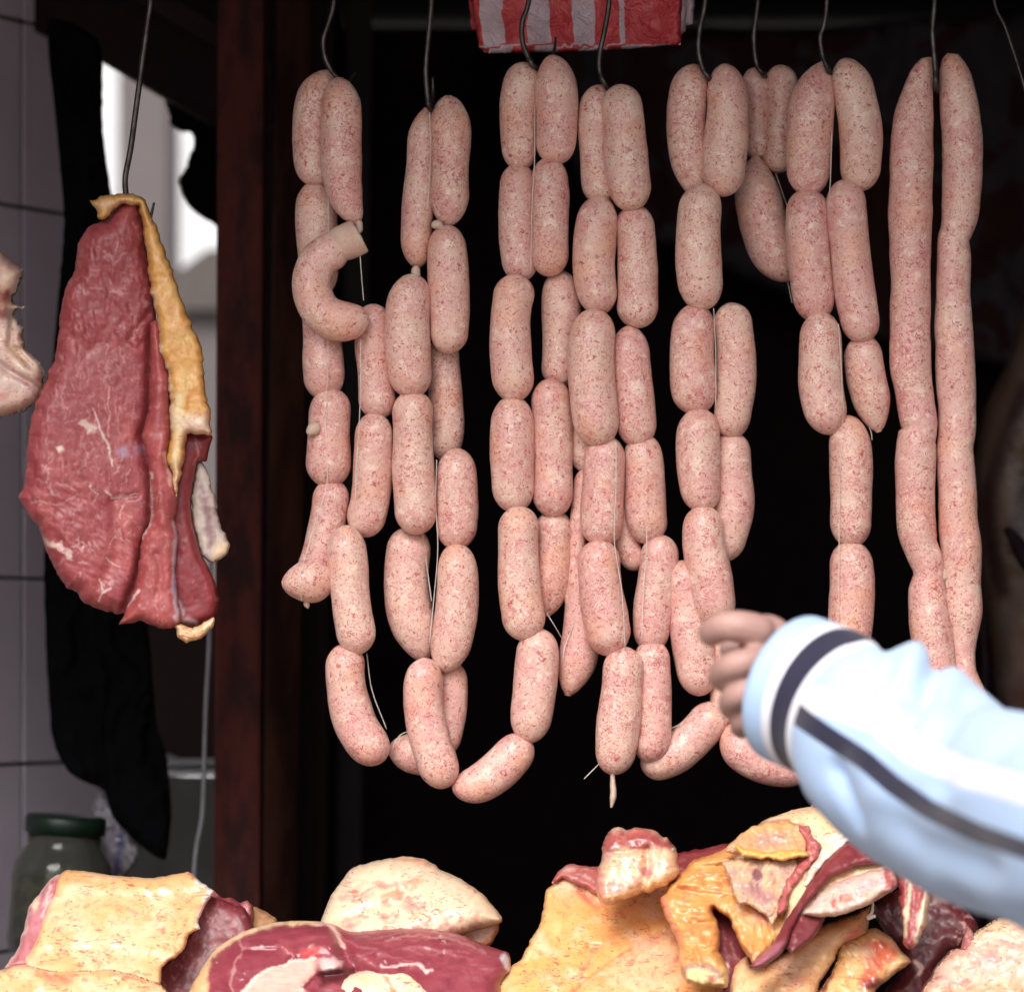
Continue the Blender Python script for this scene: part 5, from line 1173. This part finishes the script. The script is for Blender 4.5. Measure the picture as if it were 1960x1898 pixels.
tray = empty('steel_tray', P(350, 1482, 0.85), 'small steel tray, its rim coloured white for shine, between black cloth and cable', 'tray')
prism('tray_rim', [(305, 1447), (330, 1457), (420, 1457), (420, 1463), (305, 1463)], 0.86, 0.10, M_WHITE, tray)  # white colour imitates light shining off the rim
prism('tray_base', [(300, 1474), (420, 1474), (420, 1482), (300, 1482)], 0.82, 0.2, M_STEEL, tray)
bagp = slab('plastic_scrap', [(188, 1508), (205, 1505), (212, 1540), (232, 1575), (255, 1600), (262, 1640), (230, 1700), (205, 1700), (210, 1640), (185, 1590), (176, 1545)], 0.54, m_meat('clear_plastic', 0.2, (1, 1, 1), 0.4, coat=0.6, sub=0, bump=0.9), (0.28, 0.25, 0.30), [('dashes', 14, 26, 3, 60, 60, (0.7, 0.7, 0.75), 0.8), ('line', [(232, 1600), (225, 1640), (218, 1690)], 7, (0.06, 0.06, 0.25), 0.8), ('noise', 12, 12, .1, .8, (0.10, 0.08, 0.10), 0.7)],
    front=0.006, back=0.006, round_=8, step=4, seed=93, rag=4, noise=0.004, nscale=10)
tag(bagp, 'crumpled clear plastic scrap between the jar and the black cloth', 'plastic scrap')

# jar with green lid
def lathe(name, prof, mat, parent, loc, seg=40, tilt=0.0):
    v, f = [], []
    for r, z in prof:
        for k in range(seg):
            a = 2 * math.pi * k / seg
            v.append((r * math.cos(a), r * math.sin(a), z))
    n = len(prof)
    for i in range(n - 1):
        for k in range(seg):
            f.append((i * seg + k, i * seg + (k + 1) % seg, (i + 1) * seg + (k + 1) % seg, (i + 1) * seg + k))
    f.append(tuple(range(seg - 1, -1, -1))); f.append(tuple((n - 1) * seg + k for k in range(seg)))
    m = Matrix.Rotation(R(tilt), 3, 'Y')
    v = [tuple(m @ Vector(q) + Vector(loc)) for q in v]
    return mesh_obj(name, v, f, mat, parent, origin=loc)
kg = NT('jar_glass')
kg.set(Roughness=0.06)
kg.b.inputs['Base Color'].default_value = (0.42, 0.43, 0.38, 1)
kg.b.inputs['Transmission Weight'].default_value = 0.93
kg.b.inputs['IOR'].default_value = 1.28
jl = P(108, 1828, 0.44); sj = px2m(0.44)
jar = empty('glass_jar', jl, 'dusty glass jar of dried herbs with a dark green lid at lower left', 'jar')
def J(pr): return [(r * sj, z * sj) for r, z in pr]
lathe('glass', J([(70, 0), (92, 6), (97, 30), (97, 150), (92, 178), (78, 200), (70, 212), (70, 238), (66, 238), (66, 212), (74, 198), (88, 176), (93, 150), (93, 30), (88, 10), (20, 6)]), kg.m, jar, jl, tilt=4)
lathe('lid', J([(70, 232), (77, 234), (78, 262), (74, 268), (20, 269), (10, 269)]), M_LID, jar, jl, tilt=4)
lathe('herbs', J([(40, 8), (86, 12), (90, 60), (89, 120), (80, 150), (40, 162), (5, 166)]), m_plain('dried_herbs', (0.30, 0.26, 0.09), 0.9, scale=75, col2=(0.02, 0.02, 0.01), bump=1.0, bdist=0.006, lo=0.46, hi=0.56), jar, jl, tilt=4)

# ------------------------------------------------------------------ dim things behind at the right
def m_curtain():
    k = NT('curtain')
    v = k.vec(rnd=False)
    n = k.noise(v, 7, 3, 0.6, 1.2)
    c = k.mix(k.ramp(n, 0.46, 0.52), (0.06, 0.048, 0.062), (0.042, 0.006, 0.008))
    k.l(c, k.b.inputs['Base Color']); k.set(Roughness=0.9)
    return k.m
cur = slab('curtain', [(1040, 60), (1500, 55), (2300, 40), (2300, 720), (1900, 700), (1660, 640), (1480, 560), (1300, 480), (1130, 420)], 1.62, m_curtain(), (0.03, 0.03, 0.03), front=0.01, back=0.01, round_=20, step=24, seed=95, wrinkle=[(85, 60, 0.02)], noise=0.01, nscale=60)
tag(cur, 'dim mottled red and grey curtain behind the sausages at upper right', 'curtain')
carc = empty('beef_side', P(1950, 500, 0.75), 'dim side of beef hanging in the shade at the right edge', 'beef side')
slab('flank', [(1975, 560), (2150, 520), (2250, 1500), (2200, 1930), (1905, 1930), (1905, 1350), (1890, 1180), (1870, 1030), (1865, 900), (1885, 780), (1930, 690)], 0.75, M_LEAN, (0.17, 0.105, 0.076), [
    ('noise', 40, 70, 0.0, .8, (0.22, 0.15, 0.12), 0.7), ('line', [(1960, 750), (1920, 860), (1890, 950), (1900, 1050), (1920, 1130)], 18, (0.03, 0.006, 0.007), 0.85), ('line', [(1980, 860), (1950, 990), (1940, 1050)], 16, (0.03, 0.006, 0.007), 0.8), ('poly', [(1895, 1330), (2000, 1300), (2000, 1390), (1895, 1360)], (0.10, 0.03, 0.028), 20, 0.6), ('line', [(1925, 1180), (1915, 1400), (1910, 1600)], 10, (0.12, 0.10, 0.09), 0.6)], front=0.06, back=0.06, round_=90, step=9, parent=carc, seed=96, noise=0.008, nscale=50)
carc2 = wire('black_strap', [(1872, 1040, 0.64), (1880, 1180, 0.64), (1886, 1290, 0.64), (1878, 1400, 0.64), (1870, 1600, 0.64), (1868, 1950, 0.64)], 9, M_BLACK, None, 10, 40)
tag(carc2, 'black strap hanging between the long sausages and the shaded beef side', 'strap')
dark_obj = wire('black_object', [(1925, 1010, 0.60), (1945, 1035, 0.60), (1965, 1070, 0.60), (2010, 1120, 0.60)], [8, 20, 22, 14], M_BLACK, None, 12, 30)  # unidentified black object, its bent form is made up
tag(dark_obj, 'unidentified black object jutting in at the right edge', 'unidentified object')

# ------------------------------------------------------------------ person reaching in from the right
person = empty('person', (0.62, -1.35, 0), 'person pointing at the sausages in a pale blue jacket with navy stripes', 'person')
def m_sleeve():
    k = NT('jacket')
    al = k.n('ShaderNodeAttribute', attribute_name='along').outputs['Fac']
    nv = k.n('ShaderNodeAttribute', attribute_name='seam_navy').outputs['Fac']
    wt = k.n('ShaderNodeAttribute', attribute_name='seam_white').outputs['Fac']
    BL, WH = (0.38, 0.51, 0.74), (0.72, 0.70, 0.76)
    def band(x, a, b):
        return k.math('MULTIPLY', k.math('GREATER_THAN', x, a), k.math('LESS_THAN', x, b))
    body = k.math('GREATER_THAN', al, 146)
    c = k.mix(band(wt, -28, 26), BL, WH)                      # white stripe along the arm
    c = k.mix(band(nv, -19, 19), c, M_NAVY)               # navy stripe along the arm
    upper = band(wt, 26, 890)  # paler colour above the white stripe imitates bright light on the sleeve top
    c = k.mix(k.math('MULTIPLY', upper, 0.9), c, (0.44, 0.56, 0.76))
    cuff = k.mix(band(al, 42, 64), BL, WH)
    cuff = k.mix(band(al, 64, 120), cuff, M_NAVY)
    cuff = k.mix(band(al, 120, 146), cuff, WH)
    c = k.mix(body, cuff, c)
    v = k.vec()
    k.l(c, k.b.inputs['Base Color']); k.set(Roughness=0.75)
    k.b.inputs['Sheen Weight'].default_value = 0.15
    k.bump(k.noise(v, 500, 3), 0.15, 0.001)
    return k.m
M_JACK = m_sleeve()
M_JACK2 = m_plain('jacket_plain', (0.34, 0.48, 0.72), 0.75, scale=6, var=0.06)

def sleeve():
    path = [(1519, 1318, -0.600), (1555, 1332, -0.611), (1595, 1348, -0.624), (1632, 1370, -0.638), (1675, 1398, -0.660), (1717, 1428, -0.68), (1767, 1475, -0.71), (1827, 1521, -0.75), (1890, 1547, -0.80), (1970, 1564, -0.86), (2130, 1600, -0.99), (2420, 1610, -1.18), (2600, 1590, -1.28)]
    rad = [146, 150, 144, 152, 180, 197, 194, 190, 193, 200, 225, 270, 280]
    w3 = [tuple(P(*q)) for q in path]
    at, L = catmull(w3, 10)
    n, seg = 150, 64
    s = np.linspace(0, L, n)
    p, u = at(s)
    rm = np.interp(u, np.arange(len(rad)), [r * px2m(q[2]) for r, q in zip(rad, path)])
    ker = np.hanning(17); ker /= ker.sum()
    pad = lambda a: np.concatenate([2 * a[0] - a[8:0:-1], a, 2 * a[-1] - a[-2:-10:-1]])
    p = np.stack([np.convolve(pad(p[:, k]), ker, 'valid') for k in range(3)], axis=1)
    rm = np.convolve(pad(rm), ker, 'valid')
    T, U, V = frames(p)
    th = np.arange(seg) / seg * 2 * math.pi
    dd = CAM_D + p[:, 1]
    p2 = np.stack([p[:, 0] * F / dd, (p[:, 2] - ZC) * F / dd], axis=1)
    sp = np.concatenate([[0], np.cumsum(np.linalg.norm(np.diff(p2, axis=0), axis=1))])
    A = sp[:, None] + 0 * th
    C, S = np.cos(th)[None] + 0 * A, np.sin(th)[None] + 0 * A
    on = np.clip((A - 140) / 60, 0, 1)
    puff = -0.03 * np.exp(-((A - 135) / 12) ** 2)
    fold = on * (0.060 * vnoise(A / 95 + C * .8, C * 1.3, S * 1.3, 4) + 0.022 * vnoise(A / 60 + S, C * 2.0, S * 2.0, 8))
    v0, _ = tube_data(p, rm, seg, None, close=False)
    v0 = np.array(v0); pd = CAM_D + v0[:, 1]
    q0 = np.stack([CX + v0[:, 0] * F / pd, HY - (v0[:, 2] - ZC) * F / pd], axis=1)
    def crease(line, wd, dp):
        return (dp * np.exp(-(seg_dist(q0, line) / wd) ** 2)).reshape(n, seg)
    folds = crease([(1800, 1262), (1755, 1330), (1715, 1400)], 17, -0.20) + crease([(1775, 1300), (1725, 1322)], 14, -0.14) + crease([(1700, 1225), (1690, 1290)], 22, -0.11) \
        + crease([(1762, 1215), (1735, 1285)], 24, 0.10) + crease([(1700, 1330), (1690, 1400)], 24, 0.05) + crease([(1850, 1330), (1800, 1400), (1770, 1440)], 24, -0.11) + crease([(1596, 1470), (1640, 1570)], 13, -0.16) + crease([(1650, 1440), (1700, 1560)], 26, 0.06) \
        + crease([(1960, 1400), (1880, 1470), (1800, 1500)], 24, -0.09) + crease([(1960, 1450), (1850, 1510)], 24, 0.06) + crease([(1900, 1660), (1760, 1610), (1700, 1560)], 26, -0.08) + crease([(1960, 1720), (1800, 1680)], 30, 0.04) + crease([(1640, 1240), (1625, 1330)], 14, -0.05)
    mod = 1 + puff + fold * 0.7 + folds
    v, f = tube_data(p, rm, seg, mod, close=True)
    f = f[:-2] + [f[-1]]                                       # open at the wrist
    # inside of the cuff
    k0 = len(v)
    for j, (back, sc_) in enumerate(((0.0, .93), (0.05, .80))):
        c = p[0] + T[0] * back
        for q in range(seg):
            v.append(tuple(c + (math.cos(th[q]) * U[0] + math.sin(th[q]) * V[0]) * rm[0] * sc_))
    for q in range(seg):
        b = (q + 1) % seg
        f.append((q, k0 + q, k0 + b, b)); f.append((k0 + q, k0 + seg + q, k0 + seg + b, k0 + b))
    ob = mesh_obj('sleeve', v, f, M_JACK, person)
    # height on the sleeve as the camera-facing side shows it: vertical direction across the arm
    ringdir = np.cos(th)[None, :, None] * U[:, None, :] + np.sin(th)[None, :, None] * V[:, None, :]
    vv = np.array(v[:n * seg])
    pd = CAM_D + vv[:, 1]
    qq = np.stack([CX + vv[:, 0] * F / pd, HY - (vv[:, 2] - ZC) * F / pd], axis=1)
    near = (ringdir.reshape(-1, 3)[:, 1] < 0.25)
    def sgn(line):                                             # signed distance along the cloth from a seam line
        L_ = np.array(line, float)
        return seg_dist(qq, line) * np.sign(np.interp(qq[:, 0], L_[:, 0], L_[:, 1]) - qq[:, 1])
    navy = [(1500, 1345), (1540, 1378), (1584, 1408), (1655, 1454), (1708, 1500), (1778, 1549), (1867, 1592), (1960, 1625), (2130, 1680), (2420, 1720), (2700, 1700)]
    white = [(1540, 1335), (1601, 1345), (1690, 1380), (1743, 1430), (1850, 1480), (1960, 1510), (2130, 1545), (2420, 1570), (2700, 1560)]
    pad2 = np.zeros(2 * seg)
    for nm, arr in (('along', A.ravel()), ('seam_navy', np.where(near, sgn(navy), 900)), ('seam_white', np.where(near, sgn(white), 900))):
        x = ob.data.attributes.new(nm, 'FLOAT', 'POINT'); x.data.foreach_set('value', np.concatenate([arr, pad2]))
    return ob
sleeve()

def blob(name, chains, balls, mat, parent, voxel, smooth=4):
    """tapering chains and ellipsoids fused into one continuous skin"""
    V_, F_ = [], []
    for pts, rads in chains:
        w3 = [tuple(q) for q in pts]
        at, L = catmull(w3, 10)
        n = 26
        s = np.linspace(0, L, n); p, u = at(s)
        rad = np.interp(u, np.arange(len(rads)), rads)
        d = np.minimum(s / (rad[0] * .9), 1); e = np.minimum((L - s) / (rad[-1] * .9), 1)
        rad = rad * np.maximum(0.15, np.sqrt(1 - (1 - d) ** 2)) * np.maximum(0.15, np.sqrt(1 - (1 - e) ** 2))
        v, f = tube_data(p, rad, 14)
        k = len(V_); V_ += v; F_ += [tuple(i + k for i in q) for q in f]
    for c, s, rot in balls:
        bm = bmesh.new(); bmesh.ops.create_icosphere(bm, subdivisions=3, radius=1)
        k = len(V_)
        for q in bm.verts:
            w_ = Vector((q.co.x * s[0], q.co.y * s[1], q.co.z * s[2]))
            if rot is not None: w_ = rot @ w_
            V_.append(tuple(w_ + Vector(c)))
        F_ += [tuple(i.index + k for i in q.verts) for q in bm.faces]
        bm.free()
    o = mesh_obj(name, V_, F_, mat, parent)
    m = o.modifiers.new('fuse', 'REMESH'); m.mode = 'VOXEL'; m.voxel_size = voxel; m.use_smooth_shade = True
    m = o.modifiers.new('soft', 'SMOOTH'); m.factor = 0.5; m.iterations = smooth
    return o
HYY = -0.60
h = lambda a, b, y=0.0: P(a, b, HYY + y)
mm = 0.001
blob('hand', [
    # index, reaching out with its tip bent down
    ([h(1476, 1222, .0), h(1436, 1204, -.006), h(1396, 1198, -.008), h(1368, 1206, .0), h(1354, 1226, .010)], [13 * mm, 11.8 * mm, 10.6 * mm, 9.8 * mm, 8 * mm]),
    # middle
    ([h(1470, 1264, -.006), h(1432, 1268, -.016), h(1398, 1276, -.014), h(1382, 1296, .0), h(1400, 1312, .014)], [12 * mm, 10.4 * mm, 9.6 * mm, 9 * mm, 7.4 * mm]),
    # ring
    ([h(1466, 1308, -.004), h(1436, 1322, -.014), h(1410, 1332, -.012), h(1398, 1350, .002), h(1414, 1364, .014)], [11.5 * mm, 9.8 * mm, 9 * mm, 8.4 * mm, 7 * mm]),
    # little finger
    ([h(1470, 1350, .004), h(1446, 1366, -.004), h(1424, 1378, -.002), h(1416, 1392, .008), h(1430, 1402, .016)], [10 * mm, 8.4 * mm, 7.6 * mm, 7 * mm, 6 * mm]),
    # thumb, leaving the far side of the palm under the index finger
    ([h(1490, 1270, .030), h(1450, 1250, .038), h(1412, 1242, .036), h(1380, 1244, .030)], [14 * mm, 12 * mm, 10 * mm, 7.5 * mm]),
    # wrist and forearm
    ([h(1480, 1290, .008), h(1530, 1318, -.004), h(1590, 1348, -.024)], [30 * mm, 29 * mm, 30 * mm]),
], [(h(1482, 1280, .006), (24 * mm, 19 * mm, 38 * mm), Matrix.Rotation(R(-14), 3, 'Y'))], M_SKIN, person, 0.0017, 3)

# the rest of the person, standing outside the frame at the right
X, Yp = 0.72, -1.42
blob('jacket_body', [([(X, Yp, 0.90), (X, Yp, 1.10), (X, Yp, 1.30), (X, Yp, 1.42)], [.16, .165, .175, .10]), ([P(2420, 1610, -1.18), (X - .10, Yp + .05, 1.37), (X + .17, Yp - .04, 1.39)], [.075, .085, .08]),
    ([(X + .17, Yp - .04, 1.39), (X + .25, Yp - .03, 1.15), (X + .24, Yp + .06, .92)], [.078, .062, .055])], [], M_JACK2, person, 0.012, 6)
blob('trousers', [([(X - .02, Yp, .95), (X - .08, Yp + .01, .70), (X - .09, Yp + .02, .48), (X - .09, Yp, .08)], [.13, .10, .075, .06]), ([(X + .02, Yp, .95), (X + .09, Yp + .01, .70), (X + .10, Yp + .02, .48), (X + .10, Yp, .08)], [.13, .10, .075, .06])], [], m_plain('denim', (0.03, 0.04, 0.07), 0.8), person, 0.012, 4)
for dx in (-.09, .10):
    blob('shoe', [([(X + dx, Yp - .05, .05), (X + dx, Yp + .06, .045), (X + dx - .01, Yp + .16, .035)], [.05, .048, .038])], [], M_BLACK, person, 0.01, 3)
blob('head', [([(X, Yp, 1.38), (X - .005, Yp + .01, 1.50)], [.058, .055]), ([(X - .03, Yp + .095, 1.585), (X - .034, Yp + .115, 1.56)], [.012, .016]), ([(X + .24, Yp + .06, .93), (X + .235, Yp + .09, .84), (X + .23, Yp + .10, .78)], [.03, .034, .022])],
     [((X - .01, Yp + .015, 1.60), (.075, .095, .115), None), ((X - .015, Yp + .045, 1.53), (.052, .06, .055), None), ((X - .085, Yp + .01, 1.59), (.012, .022, .032), None), ((X + .065, Yp + .01, 1.59), (.012, .022, .032), None)], M_SKIN, person, 0.006, 4)
blob('hair', [], [((X - .008, Yp - .005, 1.635), (.083, .098, .098), None)], M_BLACK, person, 0.008, 2)
